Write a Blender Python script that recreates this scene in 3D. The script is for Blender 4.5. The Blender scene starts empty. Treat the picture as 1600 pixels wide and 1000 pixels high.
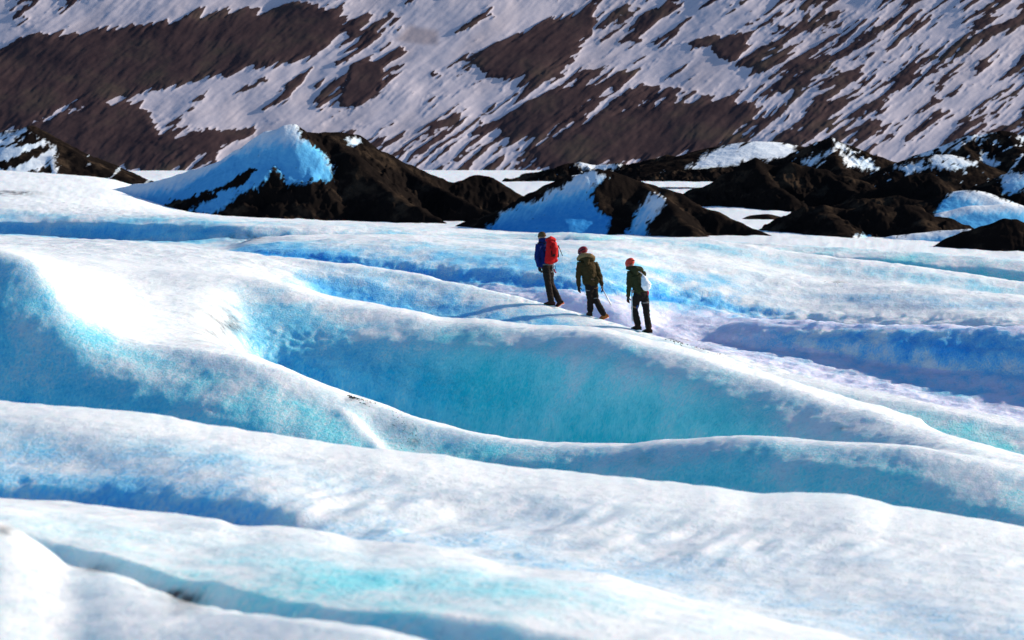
import bpy, bmesh, math, random
import numpy as np
from mathutils import Vector, Matrix
random.seed(7)
rng = np.random.default_rng(7)
scene = bpy.context.scene
C = scene.collection
R = math.radians

# ------------------------------------------------------------------ camera, sky, sun, exposure
CZ = 8.0            # camera height above the far glacier plain (m)
F = 6000.0          # focal length in pixels of a 1600 px wide picture
HR = 225.0          # row of the true horizon
cam_d = bpy.data.cameras.new('camera')
cam = bpy.data.objects.new('camera', cam_d); C.objects.link(cam)
cam.location = (0, 0, CZ); cam.rotation_euler = (R(90), 0, 0)
cam_d.sensor_width = 36.0; cam_d.lens = 36.0 * F / 1600.0
cam_d.shift_y = -(500.0 - HR) / 1600.0
cam_d.clip_start = 0.5; cam_d.clip_end = 6000
cam_d.dof.use_dof = True; cam_d.dof.focus_distance = 90.0; cam_d.dof.aperture_fstop = 5.0
scene.camera = cam

SUN_AZ, SUN_EL = 22.0, 21.0         # from +X towards +Y (right, a little behind the scene)
sv = Vector((math.cos(R(SUN_EL)) * math.cos(R(SUN_AZ)), math.cos(R(SUN_EL)) * math.sin(R(SUN_AZ)), math.sin(R(SUN_EL))))
sun_d = bpy.data.lights.new('sun', 'SUN'); sun_d.energy = 5.0; sun_d.angle = R(0.5); sun_d.color = (1.0, 0.89, 0.74)
sun = bpy.data.objects.new('sun', sun_d); C.objects.link(sun)
sun.rotation_euler = sv.to_track_quat('Z', 'Y').to_euler(); sun.location = (60, 60, 60)
world = bpy.data.worlds.new('World'); scene.world = world; world.use_nodes = True
wn = world.node_tree.nodes; wl = world.node_tree.links; wn.clear()
sky = wn.new('ShaderNodeTexSky'); sky.sky_type = 'NISHITA'; sky.sun_disc = False
sky.ozone_density = 5.0; sky.dust_density = 0.4
sky.sun_elevation = R(SUN_EL); sky.sun_rotation = R(90 - SUN_AZ)
bg = wn.new('ShaderNodeBackground'); bg.inputs['Strength'].default_value = 0.095
wo = wn.new('ShaderNodeOutputWorld')
wl.new(sky.outputs[0], bg.inputs[0]); wl.new(bg.outputs[0], wo.inputs[0])
scene.view_settings.view_transform = 'Standard'; scene.view_settings.look = 'None'
scene.view_settings.gamma = 1.0; scene.view_settings.use_curve_mapping = False
scene.view_settings.exposure = 0.52
scene.render.engine = 'CYCLES'
scene.cycles.use_denoising = True
scene.cycles.max_bounces = 8; scene.cycles.diffuse_bounces = 4

# ------------------------------------------------------------------ numpy helpers
_perm = rng.permutation(256).astype(np.int64); _perm = np.concatenate([_perm, _perm, _perm])
_g3 = rng.normal(size=(256, 3)); _g3 /= np.linalg.norm(_g3, axis=1)[:, None]
_g3 = _g3.astype(np.float32)

def perlin(x, y, z=0.0):
    x, y = np.broadcast_arrays(np.asarray(x, np.float32), np.asarray(y, np.float32))
    z = np.broadcast_to(np.asarray(z, np.float32), x.shape)
    xi = np.floor(x).astype(np.int64); yi = np.floor(y).astype(np.int64); zi = np.floor(z).astype(np.int64)
    xf = x - xi; yf = y - yi; zf = z - zi
    xi &= 255; yi &= 255; zi &= 255
    fu = xf * xf * xf * (xf * (xf * 6 - 15) + 10)
    fv = yf * yf * yf * (yf * (yf * 6 - 15) + 10)
    fw = zf * zf * zf * (zf * (zf * 6 - 15) + 10)
    def corner(dx, dy, dz):
        h = _perm[_perm[_perm[(xi + dx) & 255] + ((yi + dy) & 255)] + ((zi + dz) & 255)]
        g = _g3[h]
        return g[..., 0] * (xf - dx) + g[..., 1] * (yf - dy) + g[..., 2] * (zf - dz)
    def lerp(a, b, t): return a + (b - a) * t
    a = lerp(lerp(corner(0, 0, 0), corner(1, 0, 0), fu), lerp(corner(0, 1, 0), corner(1, 1, 0), fu), fv)
    b = lerp(lerp(corner(0, 0, 1), corner(1, 0, 1), fu), lerp(corner(0, 1, 1), corner(1, 1, 1), fu), fv)
    return lerp(a, b, fw) * 1.5

def fbm(x, y, z=0.0, octs=4, gain=0.5):
    s = 0; a = 1.0; n = 0
    for k in range(octs):
        s = s + a * perlin(x * 2 ** k + 17.3 * k, y * 2 ** k + 5.1 * k, z * 2 ** k + 3.7 * k); n += a; a *= gain
    return s / n

def smooth(e0, e1, x):
    t = np.clip((x - e0) / (e1 - e0), 0, 1); return t * t * (3 - 2 * t)

def slopes(X, Z):
    """monotone (Fritsch-Carlson) slopes along axis 0"""
    h = np.diff(X, axis=0); d = np.diff(Z, axis=0) / h
    m = np.zeros_like(Z); m[0] = d[0]; m[-1] = d[-1]
    w1 = 2 * h[1:] + h[:-1]; w2 = h[1:] + 2 * h[:-1]
    ok = d[:-1] * d[1:] > 0
    den = np.where(ok, w1 / np.where(d[:-1] == 0, 1, d[:-1]) + w2 / np.where(d[1:] == 0, 1, d[1:]), 1)
    m[1:-1] = np.where(ok, (w1 + w2) / den, 0)
    return m

def curve(pts, x):
    p = sorted(pts); X = np.array([q[0] for q in p], float)[:, None]; Z = np.array([q[1] for q in p], float)[:, None]
    if len(p) == 1: return np.full_like(x, Z[0, 0], dtype=float)
    m = slopes(X, Z) if len(p) > 2 else np.full_like(Z, (Z[1] - Z[0]) / (X[1] - X[0]))
    X = X[:, 0]; Z = Z[:, 0]; m = m[:, 0]
    i = np.clip(np.searchsorted(X, x) - 1, 0, len(X) - 2)
    h = X[i + 1] - X[i]; t = np.clip((x - X[i]) / h, 0, 1)
    return ((1 + 2 * t) * (1 - t) ** 2) * Z[i] + t * (1 - t) ** 2 * h * m[i] + t * t * (3 - 2 * t) * Z[i + 1] + t * t * (t - 1) * h * m[i + 1]

def blur1(a, s, axis):
    k = np.arange(-int(3 * s), int(3 * s) + 1); w = np.exp(-k * k / (2 * s * s)); w /= w.sum()
    pad = [(0, 0)] * a.ndim; pad[axis] = (len(k) // 2, len(k) // 2)
    ap = np.pad(a, pad, mode='edge'); out = np.zeros_like(a, dtype=float)
    for j, q in enumerate(w):
        sl = [slice(None)] * a.ndim; sl[axis] = slice(j, j + a.shape[axis]); out += q * ap[tuple(sl)]
    return out

def inside(poly, x, y):
    """signed distance-like value: >0 inside the polygon (in the polygon's own units)"""
    p = np.array(poly, float); n = len(p)
    ins = np.zeros(x.shape, bool); dmin = np.full(x.shape, 1e9)
    for i in range(n):
        x0, y0 = p[i]; x1, y1 = p[(i + 1) % n]
        if y0 != y1:
            ins ^= ((y0 > y) != (y1 > y)) & (x < (x1 - x0) * (y - y0) / (y1 - y0) + x0)
        dx, dy = x1 - x0, y1 - y0; L = dx * dx + dy * dy + 1e-9
        t = np.clip(((x - x0) * dx + (y - y0) * dy) / L, 0, 1)
        dmin = np.minimum(dmin, (x - x0 - t * dx) ** 2 + (y - y0 - t * dy) ** 2)
    d = np.sqrt(dmin); return np.where(ins, d, -d)

def grid_mesh(name, X, Y, Z, attrs, mat):
    nr, nc = X.shape
    me = bpy.data.meshes.new(name)
    co = np.stack([X, Y, Z], -1).astype(np.float32).reshape(-1)
    me.vertices.add(nr * nc); me.vertices.foreach_set('co', co)
    i = np.arange(nr * nc).reshape(nr, nc)
    q = np.stack([i[:-1, :-1], i[:-1, 1:], i[1:, 1:], i[1:, :-1]], -1).reshape(-1, 4).astype(np.int32)
    me.loops.add(q.size); me.loops.foreach_set('vertex_index', q.reshape(-1))
    me.polygons.add(len(q)); me.polygons.foreach_set('loop_start', np.arange(0, q.size, 4, dtype=np.int32))
    try: me.polygons.foreach_set('loop_total', np.full(len(q), 4, np.int32))
    except Exception: pass
    me.update(calc_edges=True)
    me.polygons.foreach_set('use_smooth', np.ones(len(q), bool))
    for k, v in attrs.items():
        a = me.attributes.new(k, 'FLOAT', 'POINT'); a.data.foreach_set('value', np.asarray(v, np.float32).reshape(-1))
    me.materials.append(mat)
    o = bpy.data.objects.new(name, me); C.objects.link(o)
    return o

def normals(X, Y, Z):
    P = np.stack([X, Y, Z], -1)
    du = np.gradient(P, axis=1); dv = np.gradient(P, axis=0)
    n = np.cross(du, dv); n /= np.linalg.norm(n, axis=-1)[..., None] + 1e-9
    return n

def at(px, row, Y):
    return ((px - 800.0) / F * Y, Y, CZ - (row - HR) / F * Y)

def to_px(X, Y, Z):
    return 800.0 + X / Y * F, HR + (CZ - Z) / Y * F

# ------------------------------------------------------------------ material helpers
def new_mat(name):
    m = bpy.data.materials.new(name); m.use_nodes = True
    nt = m.node_tree; nt.nodes.clear()
    out = nt.nodes.new('ShaderNodeOutputMaterial'); b = nt.nodes.new('ShaderNodeBsdfPrincipled')
    nt.links.new(b.outputs[0], out.inputs[0])
    return m, nt, b

def N(nt, kind, **kw):
    n = nt.nodes.new(kind)
    for k, v in kw.items():
        if k in n.inputs: n.inputs[k].default_value = v
        else: setattr(n, k, v)
    return n

def mixc(nt, fac, a, b):
    m = nt.nodes.new('ShaderNodeMix'); m.data_type = 'RGBA'
    for s, v in ((m.inputs[0], fac), (m.inputs[6], a), (m.inputs[7], b)):
        if isinstance(v, (tuple, list)): s.default_value = (*v, 1)
        elif isinstance(v, (int, float)): s.default_value = v
        else: nt.links.new(v, s)
    return m.outputs[2]

def math_(nt, op, a, b=None, clamp=False):
    m = nt.nodes.new('ShaderNodeMath'); m.operation = op; m.use_clamp = clamp
    for s, v in zip(m.inputs, (a, b)):
        if v is None: continue
        if isinstance(v, (int, float)): s.default_value = v
        else: nt.links.new(v, s)
    return m.outputs[0]

def noise_tex(nt, vec, scale, detail=4, rough=0.55):
    n = N(nt, 'ShaderNodeTexNoise'); n.inputs['Scale'].default_value = scale
    n.inputs['Detail'].default_value = detail; n.inputs['Roughness'].default_value = rough
    nt.links.new(vec, n.inputs['Vector']); return n.outputs['Fac']

def ramp(nt, fac, stops):
    r = nt.nodes.new('ShaderNodeValToRGB'); nt.links.new(fac, r.inputs[0])
    e = r.color_ramp.elements
    while len(e) < len(stops): e.new(0.5)
    for k, (p, c) in zip(e, stops): k.position = p; k.color = (*c, 1) if len(c) == 3 else c
    return r.outputs[0]

def attr(nt, name):
    a = nt.nodes.new('ShaderNodeAttribute'); a.attribute_name = name; return a.outputs['Fac']

def ice_material():
    m, nt, b = new_mat('glacier ice')
    tc = N(nt, 'ShaderNodeTexCoord').outputs['Object']
    blue, teal, dirt, shade_tint = attr(nt, 'blue'), attr(nt, 'teal'), attr(nt, 'dirt'), attr(nt, 'shade_tint')
    n1 = noise_tex(nt, tc, 3.0, 5, 0.6); n2 = noise_tex(nt, tc, 14.0, 4, 0.6); n3 = noise_tex(nt, tc, 0.5, 3)
    deep = mixc(nt, teal, (0.030, 0.36, 0.90), (0.020, 0.70, 0.76))
    mid = mixc(nt, teal, (0.22, 0.60, 0.92), (0.26, 0.83, 0.86))
    crust = mixc(nt, shade_tint, (0.83, 0.88, 0.90), (0.70, 0.71, 0.93))  # white crust turns lavender where shade is painted into its colour
    greyish = mixc(nt, math_(nt, 'MULTIPLY', n3, 0.24), crust, (0.68, 0.75, 0.78))
    # coarse crystalline crust: small grey pits and grains
    mc = N(nt, 'ShaderNodeMapping'); mc.inputs['Scale'].default_value = (9.0, 6.0, 12.0); nt.links.new(tc, mc.inputs['Vector'])
    nc = noise_tex(nt, mc.outputs[0], 1.0, 6, 0.72)
    greyish = mixc(nt, math_(nt, 'MULTIPLY', math_(nt, 'SUBTRACT', nc, 0.50), 3.2, True), greyish, (0.50, 0.58, 0.66))
    # break-up of the bare ice by fine noise
    mg = N(nt, 'ShaderNodeMapping'); mg.inputs['Scale'].default_value = (24.0, 16.0, 8.0); nt.links.new(tc, mg.inputs['Vector'])
    ng = noise_tex(nt, mg.outputs[0], 1.0, 3, 0.6)
    k = math_(nt, 'ADD', math_(nt, 'MULTIPLY', math_(nt, 'SUBTRACT', n1, 0.5), 0.40), math_(nt, 'ADD', math_(nt, 'MULTIPLY', math_(nt, 'SUBTRACT', n2, 0.5), 0.25), math_(nt, 'MULTIPLY', math_(nt, 'SUBTRACT', ng, 0.5), 1.15)))
    w = math_(nt, 'MULTIPLY', math_(nt, 'MULTIPLY', blue, 4.0, True), k)
    bb = math_(nt, 'ADD', blue, w, True)
    # paler melt veins and scallop rims over the bare ice
    mp = N(nt, 'ShaderNodeMapping'); mp.inputs['Scale'].default_value = (1.5, 0.8, 0.32); nt.links.new(tc, mp.inputs['Vector'])
    nz = N(nt, 'ShaderNodeTexNoise'); nz.inputs['Scale'].default_value = 2.5; nz.inputs['Detail'].default_value = 3; nt.links.new(tc, nz.inputs['Vector'])
    dv = nt.nodes.new('ShaderNodeVectorMath'); dv.operation = 'MULTIPLY_ADD'; dv.inputs[1].default_value = (0.45, 0.45, 0.45)
    nt.links.new(nz.outputs['Color'], dv.inputs[0]); nt.links.new(mp.outputs[0], dv.inputs[2])
    vo = N(nt, 'ShaderNodeTexVoronoi'); vo.feature = 'DISTANCE_TO_EDGE'; vo.inputs['Scale'].default_value = 4.5; nt.links.new(dv.outputs[0], vo.inputs['Vector'])
    vein = math_(nt, 'SUBTRACT', 1.0, math_(nt, 'MULTIPLY', vo.outputs['Distance'], 6.0), True)
    vein = math_(nt, 'MULTIPLY', vein, math_(nt, 'MULTIPLY', math_(nt, 'SUBTRACT', n1, 0.38), 2.2, True))
    bb = math_(nt, 'SUBTRACT', bb, math_(nt, 'MULTIPLY', math_(nt, 'MULTIPLY', vein, bb), 0.34), True)
    lo = math_(nt, 'MULTIPLY', bb, 2.0, True)
    hi = math_(nt, 'SUBTRACT', math_(nt, 'MULTIPLY', bb, 2.0), 1.0, True)
    col = mixc(nt, hi, mixc(nt, lo, greyish, mid), deep)
    dn = math_(nt, 'MULTIPLY', dirt, math_(nt, 'MULTIPLY', n2, 1.9), True)
    col = mixc(nt, dn, col, (0.045, 0.04, 0.045))
    nt.links.new(col, b.inputs['Base Color'])
    rg = math_(nt, 'SUBTRACT', 0.62, math_(nt, 'MULTIPLY', bb, 0.30))
    nt.links.new(rg, b.inputs['Roughness'])
    b.inputs['IOR'].default_value = 1.31
    b.subsurface_method = 'RANDOM_WALK'
    b.inputs['Subsurface Weight'].default_value = 0.85; b.inputs['Subsurface Scale'].default_value = 0.34
    b.inputs['Subsurface Radius'].default_value = (0.45, 0.95, 1.15)
    bp = N(nt, 'ShaderNodeBump'); bp.inputs['Strength'].default_value = 0.9; bp.inputs['Distance'].default_value = 0.032
    h = math_(nt, 'ADD', math_(nt, 'ADD', math_(nt, 'MULTIPLY', nc, 1.2), math_(nt, 'MULTIPLY', ng, bb)), math_(nt, 'MULTIPLY', n1, 1.3))
    nt.links.new(h, bp.inputs['Height']); nt.links.new(bp.outputs[0], b.inputs['Normal'])
    return m

def ash_material():
    m, nt, b = new_mat('volcanic ash over ice')
    tc = N(nt, 'ShaderNodeTexCoord').outputs['Object']
    ice, blue = attr(nt, 'ice'), attr(nt, 'blue')
    n1 = noise_tex(nt, tc, 0.35, 6, 0.65); n2 = noise_tex(nt, tc, 2.5, 5, 0.65)
    ash = ramp(nt, n1, [(0.3, (0.006, 0.005, 0.005)), (0.52, (0.012, 0.009, 0.008)), (0.76, (0.10, 0.067, 0.043))])
    ash = mixc(nt, math_(nt, 'MULTIPLY', n2, 0.6), ash, (0.010, 0.008, 0.007))
    k = math_(nt, 'ADD', ice, math_(nt, 'MULTIPLY', math_(nt, 'SUBTRACT', n2, 0.5), 0.9))
    msk = ramp(nt, k, [(0.34, (0, 0, 0)), (0.66, (1, 1, 1))])
    bb = math_(nt, 'ADD', blue, math_(nt, 'MULTIPLY', math_(nt, 'SUBTRACT', n2, 0.5), 0.35), True)
    lo = math_(nt, 'MULTIPLY', bb, 2.0, True); hi = math_(nt, 'SUBTRACT', math_(nt, 'MULTIPLY', bb, 2.0), 1.0, True)
    icec = mixc(nt, hi, mixc(nt, lo, (0.86, 0.88, 0.90), (0.16, 0.54, 0.84)), (0.02, 0.25, 0.66))
    nt.links.new(mixc(nt, msk, ash, icec), b.inputs['Base Color'])
    nt.links.new(math_(nt, 'SUBTRACT', 0.95, math_(nt, 'MULTIPLY', msk, 0.4)), b.inputs['Roughness'])
    b.inputs['Specular IOR Level'].default_value = 0.0
    bp = N(nt, 'ShaderNodeBump'); bp.inputs['Strength'].default_value = 0.6; bp.inputs['Distance'].default_value = 0.10
    nt.links.new(n2, bp.inputs['Height']); nt.links.new(bp.outputs[0], b.inputs['Normal'])
    return m

def mountain_material():
    m, nt, b = new_mat('mountain rock and snow')
    tc = N(nt, 'ShaderNodeTexCoord').outputs['Object']
    snow, grey = attr(nt, 'snow'), attr(nt, 'grey')
    n1 = noise_tex(nt, tc, 0.05, 6, 0.6); n2 = noise_tex(nt, tc, 0.9, 4, 0.6)
    rock = ramp(nt, n1, [(0.32, (0.054, 0.032, 0.035)), (0.5, (0.076, 0.046, 0.046)), (0.7, (0.092, 0.068, 0.052))])
    rock = mixc(nt, math_(nt, 'MULTIPLY', n2, 0.5), rock, (0.052, 0.036, 0.039))
    sn = mixc(nt, grey, (0.66, 0.59, 0.63), (0.40, 0.33, 0.34))
    k = math_(nt, 'ADD', snow, math_(nt, 'MULTIPLY', math_(nt, 'SUBTRACT', n2, 0.5), 0.30))
    msk = ramp(nt, k, [(0.44, (0, 0, 0)), (0.56, (1, 1, 1))])
    nt.links.new(mixc(nt, msk, rock, sn), b.inputs['Base Color'])
    b.inputs['Roughness'].default_value = 0.9; b.inputs['Specular IOR Level'].default_value = 0.03
    return m

# ------------------------------------------------------------------ the glacier: lofted through its crests, shoulders and valley lines
px = np.concatenate([np.arange(-1550.0, -350.0, 8.0), np.arange(-350.0, 1951.0, 2.0), np.arange(1958.0, 3200.0, 8.0)])
lines = []                              # front to back: (row, Y, blue, teal)
ones = np.ones_like(px)
def L(row, Y, b=0.0, t=0.5):
    f = lambda v: curve(v, px) if isinstance(v, list) else (v if isinstance(v, np.ndarray) else v * ones)
    row, Y, b, t = f(row), f(Y), f(b), f(t)
    lines.append((row, Y, b, t)); return row, Y
K = lambda *p: [(p[i], p[i + 1]) for i in range(0, len(p), 2)]
yf = lambda *p: curve(K(*p), px)
# 1 below the frame, 2 front left fold
L(2300.0, 8.0)
_r0 = curve(K(-350,760, 0,822, 50,848, 120,890, 170,902, 240,927, 300,946, 425,970, 500,982, 620,1003, 900,1060, 1200,1120, 1600,1190, 1950,1250), px); _y0 = yf(-350,22, 0,20.5, 600,16.6, 1000,15.6, 1600,14.6, 1950,14)
L(_r0 + 125, _y0 - 2.3, .05, .9)
r0, y0 = L(K(-350,760, 0,822, 50,848, 120,890, 170,902, 240,927, 300,946, 425,970, 500,982, 620,1003, 900,1060, 1200,1120, 1600,1190, 1950,1250), K(-350,22, 0,20.5, 600,16.6, 1000,15.6, 1600,14.6, 1950,14))
L(r0 + 17, y0 + 2.6, K(0,.12, 400,.42, 600,.5, 1000,.4, 1600,.25), .8)
L(K(-350,770, 0,812, 100,845, 200,872, 300,905, 400,925, 600,955, 800,970, 1000,1010, 1600,1130, 1950,1230), y0 + 3.1, K(0,.05, 200,.12, 400,.24, 600,.32, 800,.28, 1000,.2, 1600,.15), .9)
r1, y1 = L(K(-350,735, 0,780, 100,786, 215,800, 340,810, 370,820, 450,825, 525,838, 560,848, 650,855, 725,870, 800,889, 935,898, 1000,915, 1120,945, 1200,965, 1350,1000, 1600,1075, 1950,1190), K(-350,27.5, 0,27, 800,24.5, 1350,22, 1600,21, 1950,20.5))
# 2nd fold
yv = y1 + yf(-350,4, 0,4, 400,3.4, 800,2.8, 1600,2.2)
L(r1 + yf(0,24, 400,20, 560,9, 700,5, 1600,3), yv - yf(0,0, 400,0, 600,.9, 1600,.9), K(0,.8, 250,.75, 400,.6, 500,.36, 700,.2, 1000,.12), .12)
L(K(-350,715, 0,752, 200,766, 300,776, 400,788, 500,805, 650,828, 800,855, 1000,885, 1200,920, 1400,955, 1600,985, 1950,1060), yv + yf(0,.45, 400,.5, 600,.8, 1600,.9), K(0,.72, 200,.72, 330,.6, 450,.38, 600,.22, 900,.14, 1600,.10), .12)
L(K(-350,690, 0,722, 200,733, 300,740, 400,750, 500,768, 650,785, 800,810, 1000,838, 1200,868, 1400,900, 1600,928, 1950,990), yv + yf(0,1.1, 400,1.4, 600,2.2, 1600,2.6), K(0,.28, 300,.3, 500,.14, 1600,.06), .1)
r2, y2 = L(K(-350,610, 0,645, 200,662, 260,670, 320,682, 400,695, 465,708, 525,718, 610,728, 700,742, 800,757, 920,767, 1015,777, 1120,790, 1185,800, 1265,803, 1325,806, 1400,822, 1475,832, 1600,852, 1950,905), K(-350,35, 0,34, 800,31.5, 1600,29, 1950,28))
# 3rd: the big blue flank on the left, teal flank on the right
y3 = yf(-350,64, 0,61.8, 400,58.5, 800,56, 1200,53, 1600,50, 1950,48.5)
ys3 = y3 - yf(0,1.5, 400,1.3, 800,.9, 1600,1.2); yf3 = ys3 - yf(0,1.6, 400,1.0, 800,.65, 1600,.9); yv2 = yf3 - yf(0,1.1, 500,.8, 1600,.9)
L(r2 + 48, yv2, K(0,.85, 300,.75, 500,.55, 600,.3, 700,.45, 820,.68, 1300,.66, 1600,.6), K(0,.5, 300,.6, 500,.75, 800,.95, 1600,.9))
L(K(-350,520, 0,590, 150,620, 300,645, 450,680, 540,705, 600,722, 700,740, 800,762, 900,772, 1000,772, 1100,766, 1200,766, 1300,776, 1400,792, 1500,812, 1600,830, 1950,890), yf3, K(0,.58, 150,.52, 300,.46, 450,.38, 540,.28, 620,.28, 700,.36, 800,.52, 1000,.56, 1200,.56, 1400,.48, 1600,.42), K(0,.55, 300,.65, 500,.75, 800,.95, 1600,.9))
L(K(-350,415, 0,462, 85,495, 165,545, 250,577, 350,600, 450,630, 530,656, 600,690, 680,705, 800,715, 900,725, 1000,725, 1100,715, 1200,714, 1300,722, 1400,736, 1500,758, 1600,780, 1950,850), ys3, K(0,.45, 85,.4, 165,.32, 300,.35, 450,.28, 530,.2, 600,.18, 800,.36, 1000,.40, 1200,.38, 1400,.26, 1600,.22), K(0,.5, 800,.9, 1600,.9))
r3, _ = L(K(-350,372, 0,392, 50,405, 85,435, 120,475, 165,507, 205,528, 260,540, 300,545, 350,552, 390,560, 435,575, 485,595, 550,620, 600,635, 650,652, 700,665, 750,677, 800,686, 875,695, 965,698, 1040,692, 1100,686, 1165,682, 1250,686, 1325,691, 1425,697, 1500,712, 1600,735, 1950,810), y3)
# 4th: the bowl and the wide blue wall behind it
y4 = yf(-350,84, 0,80, 400,77, 800,72, 1200,64, 1600,56, 1950,53)
yv3 = yf(-350,70, 0,67, 200,67, 330,69, 400,71.5, 600,69.8, 800,67.5, 1100,61.8, 1300,58, 1450,55, 1600,52.2, 1950,50.5)
b4 = K(330,0, 365,.12, 400,.92, 600,.90, 900,.84, 1100,.72, 1200,.55, 1300,.3, 1400,.06, 1600,.03)
t4 = K(390,.3, 520,.42, 650,.7, 760,.95, 1600,1)
L(K(-350,371, 0,391, 50,402, 85,424, 165,470, 205,495, 260,506, 310,512, 350,532, 390,580, 450,640, 550,705, 650,740, 800,780, 1000,790, 1200,772, 1300,735, 1400,708, 1450,703, 1600,728, 1950,800), yv3, b4, t4)
L(K(-350,370.5, 0,390, 50,399, 85,416, 165,452, 205,470, 260,481, 310,484, 350,503, 390,527, 450,544, 550,575, 650,604, 800,632, 1000,648, 1200,672, 1300,688, 1400,692, 1450,690, 1600,722, 1950,795), yv3 + (y4 - yv3) * .30, b4, t4)
L(K(-350,370, 0,389, 50,396, 85,409, 165,433, 205,446, 260,456, 310,460, 350,470, 390,486, 450,494, 550,514, 650,530, 800,544, 1000,572, 1200,630, 1300,657, 1400,675, 1450,681, 1600,717, 1950,790), yv3 + (y4 - yv3) * .58, K(345,0, 400,.5, 450,.5, 550,.4, 700,.40, 900,.38, 1100,.34, 1300,.16, 1400,0), t4)
r4, _ = L(K(-350,369, 0,388, 85,402, 150,412, 215,422, 325,430, 450,447, 500,462, 575,477, 650,490, 700,502, 760,504, 800,510, 925,517, 1025,540, 1100,560, 1175,585, 1225,600, 1300,625, 1375,647, 1450,672, 1525,692, 1600,712, 1950,785), y4)
# 5th: the crest the walkers climb
y5 = yf(-350,108, 0,104, 400,99, 800,95, 1000,92.5, 1400,86, 1600,83, 1950,79)
g5 = yf(-350,12, 0,12, 350,9, 500,4.6, 800,4.0, 1600,3.2)
t5 = K(500,.1, 850,.15, 1050,.7, 1250,1, 1600,1)
L(K(-350,368, 0,385, 85,398, 150,406, 215,414, 325,424, 450,444, 540,482, 650,512, 800,535, 925,547, 1025,560, 1100,577, 1225,628, 1300,652, 1400,682, 1600,742, 1950,830), y5 - g5, K(440,0, 540,.85, 800,.9, 920,.4, 1050,.15, 1150,.3, 1250,.6, 1600,.7), t5)
L(K(-350,366, 0,381, 200,396, 350,412, 450,430, 540,462, 650,488, 800,502, 925,525, 1025,543, 1100,562, 1225,612, 1300,637, 1400,662, 1600,712, 1950,800), y5 - g5 * .62, K(440,0, 540,.75, 800,.7, 920,.25, 1050,.1, 1150,.2, 1250,.45, 1600,.55), t5)
L(K(-350,362, 0,377, 200,384, 350,401, 430,410, 500,419, 560,431, 650,455, 800,479, 925,506, 1025,530, 1100,549, 1225,600, 1300,622, 1400,643, 1600,688, 1950,770), y5 - g5 * .32, K(480,0, 560,.3, 800,.22, 950,.05, 1150,.08, 1250,.2, 1600,.25), t5)
r5, _ = L(K(-350,358, 0,373, 200,378, 350,393, 430,400, 500,407, 560,412, 640,425, 700,440, 760,453, 800,461, 870,479, 930,496, 1000,517, 1060,535, 1150,563, 1225,587, 1300,607, 1400,625, 1500,645, 1600,667, 1950,740), y5)
# snow floor behind it
def fl(a, b, c, d, e, f_, g, h, i, j, k, l, m, n): return K(-350,a-8, 0,a, 200,b, 345,c, 400,d, 500,e, 600,f_, 700,g, 800,h, 1000,i, 1050,j, 1100,k, 1200,l, 1300,m, 1400,n)
L(fl(381,389,400,420,452,482,508,520,560,552,548,565,592,612) + K(1500,635, 1600,655, 1950,720), y5 + yf(0,2, 400,1.3, 1000,1.3, 1150,2, 1600,2))
ye = y5 + yf(0,4, 400,2.8, 950,2.8, 1080,5, 1600,6)
L(fl(379,386,397,412,436,456,478,487,530,522,535,547,556,573) + K(1600,588, 1950,615), ye, K(1080,0, 1250,.25, 1600,.35), .05)
ye2 = ye + yf(0,1, 400,.6, 1000,.6, 1200,.6, 1600,.8)
L(fl(378,385,396,409,430,448,466,474,510,512,520,522,530,535) + K(1600,550, 1950,570), ye2, K(1080,0, 1200,.25, 1300,.65, 1450,.72, 1600,.7), .05)
yc = ye2 + yf(0,1, 400,.6, 1000,.6, 1200,1.3, 1600,1.6)
L(fl(377,384,395,406,425,441,456,461,490,504,504,501,505,507) + K(1600,512, 1950,530), yc, 0.0, .05)
yb = y5 + yf(-350,9, 0,9, 400,4.8, 900,4.8, 1080,9, 1300,11, 1600,11.5)
L(fl(376,383,394,402,418,432,446,448,468,475,482,503,513,516) + K(1600,521, 1950,540), yb, K(350,0, 400,.3, 1100,.3, 1250,0), .05)
L(fl(375,382,393,397,410,423,437,441,461,468,475,496,504,506) + K(1600,511, 1950,530), yb + .4, K(350,0, 390,1.05, 800,1.15, 1050,1.1, 1150,.7, 1230,.2, 1300,0), .05)
L(fl(374,381,392,388,394,405,415,422,443,449,456,478,490,493) + K(1600,498, 1950,520), yb + 1.2, K(350,0, 390,.6, 600,.6, 800,.55, 1000,.5, 1100,.4, 1200,.08, 1300,0), .05)
L(fl(372,380,390,377,371,371,377,383,392,397,402,418,434,441) + K(1600,466, 1950,495), yb + yf(0,3, 400,4.5, 800,7, 1600,8))
L(fl(370,378,387,374,366.5,366,371,375,377.5,380,383,393,405,415) + K(1600,438, 1950,465), yb + yf(0,5, 400,8, 800,12, 1600,13))
# 7th: long low fold in front of the ash cones
y7 = yb + yf(-350,12, 0,12, 400,14, 800,18.5, 1600,19)
b7 = lambda s: K(0,.9 * s, 250,.9 * s, 350,.7 * s, 450,.35 * s, 600,.3 * s, 800,.3 * s, 950,.45 * s, 1300,.52 * s, 1600,.48 * s)
t7 = K(0,.15, 300,.3, 600,.4, 900,.9, 1600,1)
L(K(-350,358, 0,364, 130,372, 260,377, 350,371, 400,378, 500,375, 600,375, 700,380, 800,385, 1000,393, 1150,402, 1300,420, 1450,435, 1600,453, 1950,490), y7, b7(.7), t7)
L(K(-350,350, 0,355, 200,362, 350,362, 400,366, 500,362, 600,364, 700,370, 800,376, 950,381, 1150,392, 1300,407, 1450,421, 1600,437, 1950,470), y7 + .4, b7(1), t7)
L(K(-350,342, 0,345, 200,348, 350,352, 500,356, 600,360, 700,366, 800,372, 950,374, 1150,385, 1300,397, 1450,408, 1600,419, 1950,450), y7 + .9, b7(.45), t7)
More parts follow.
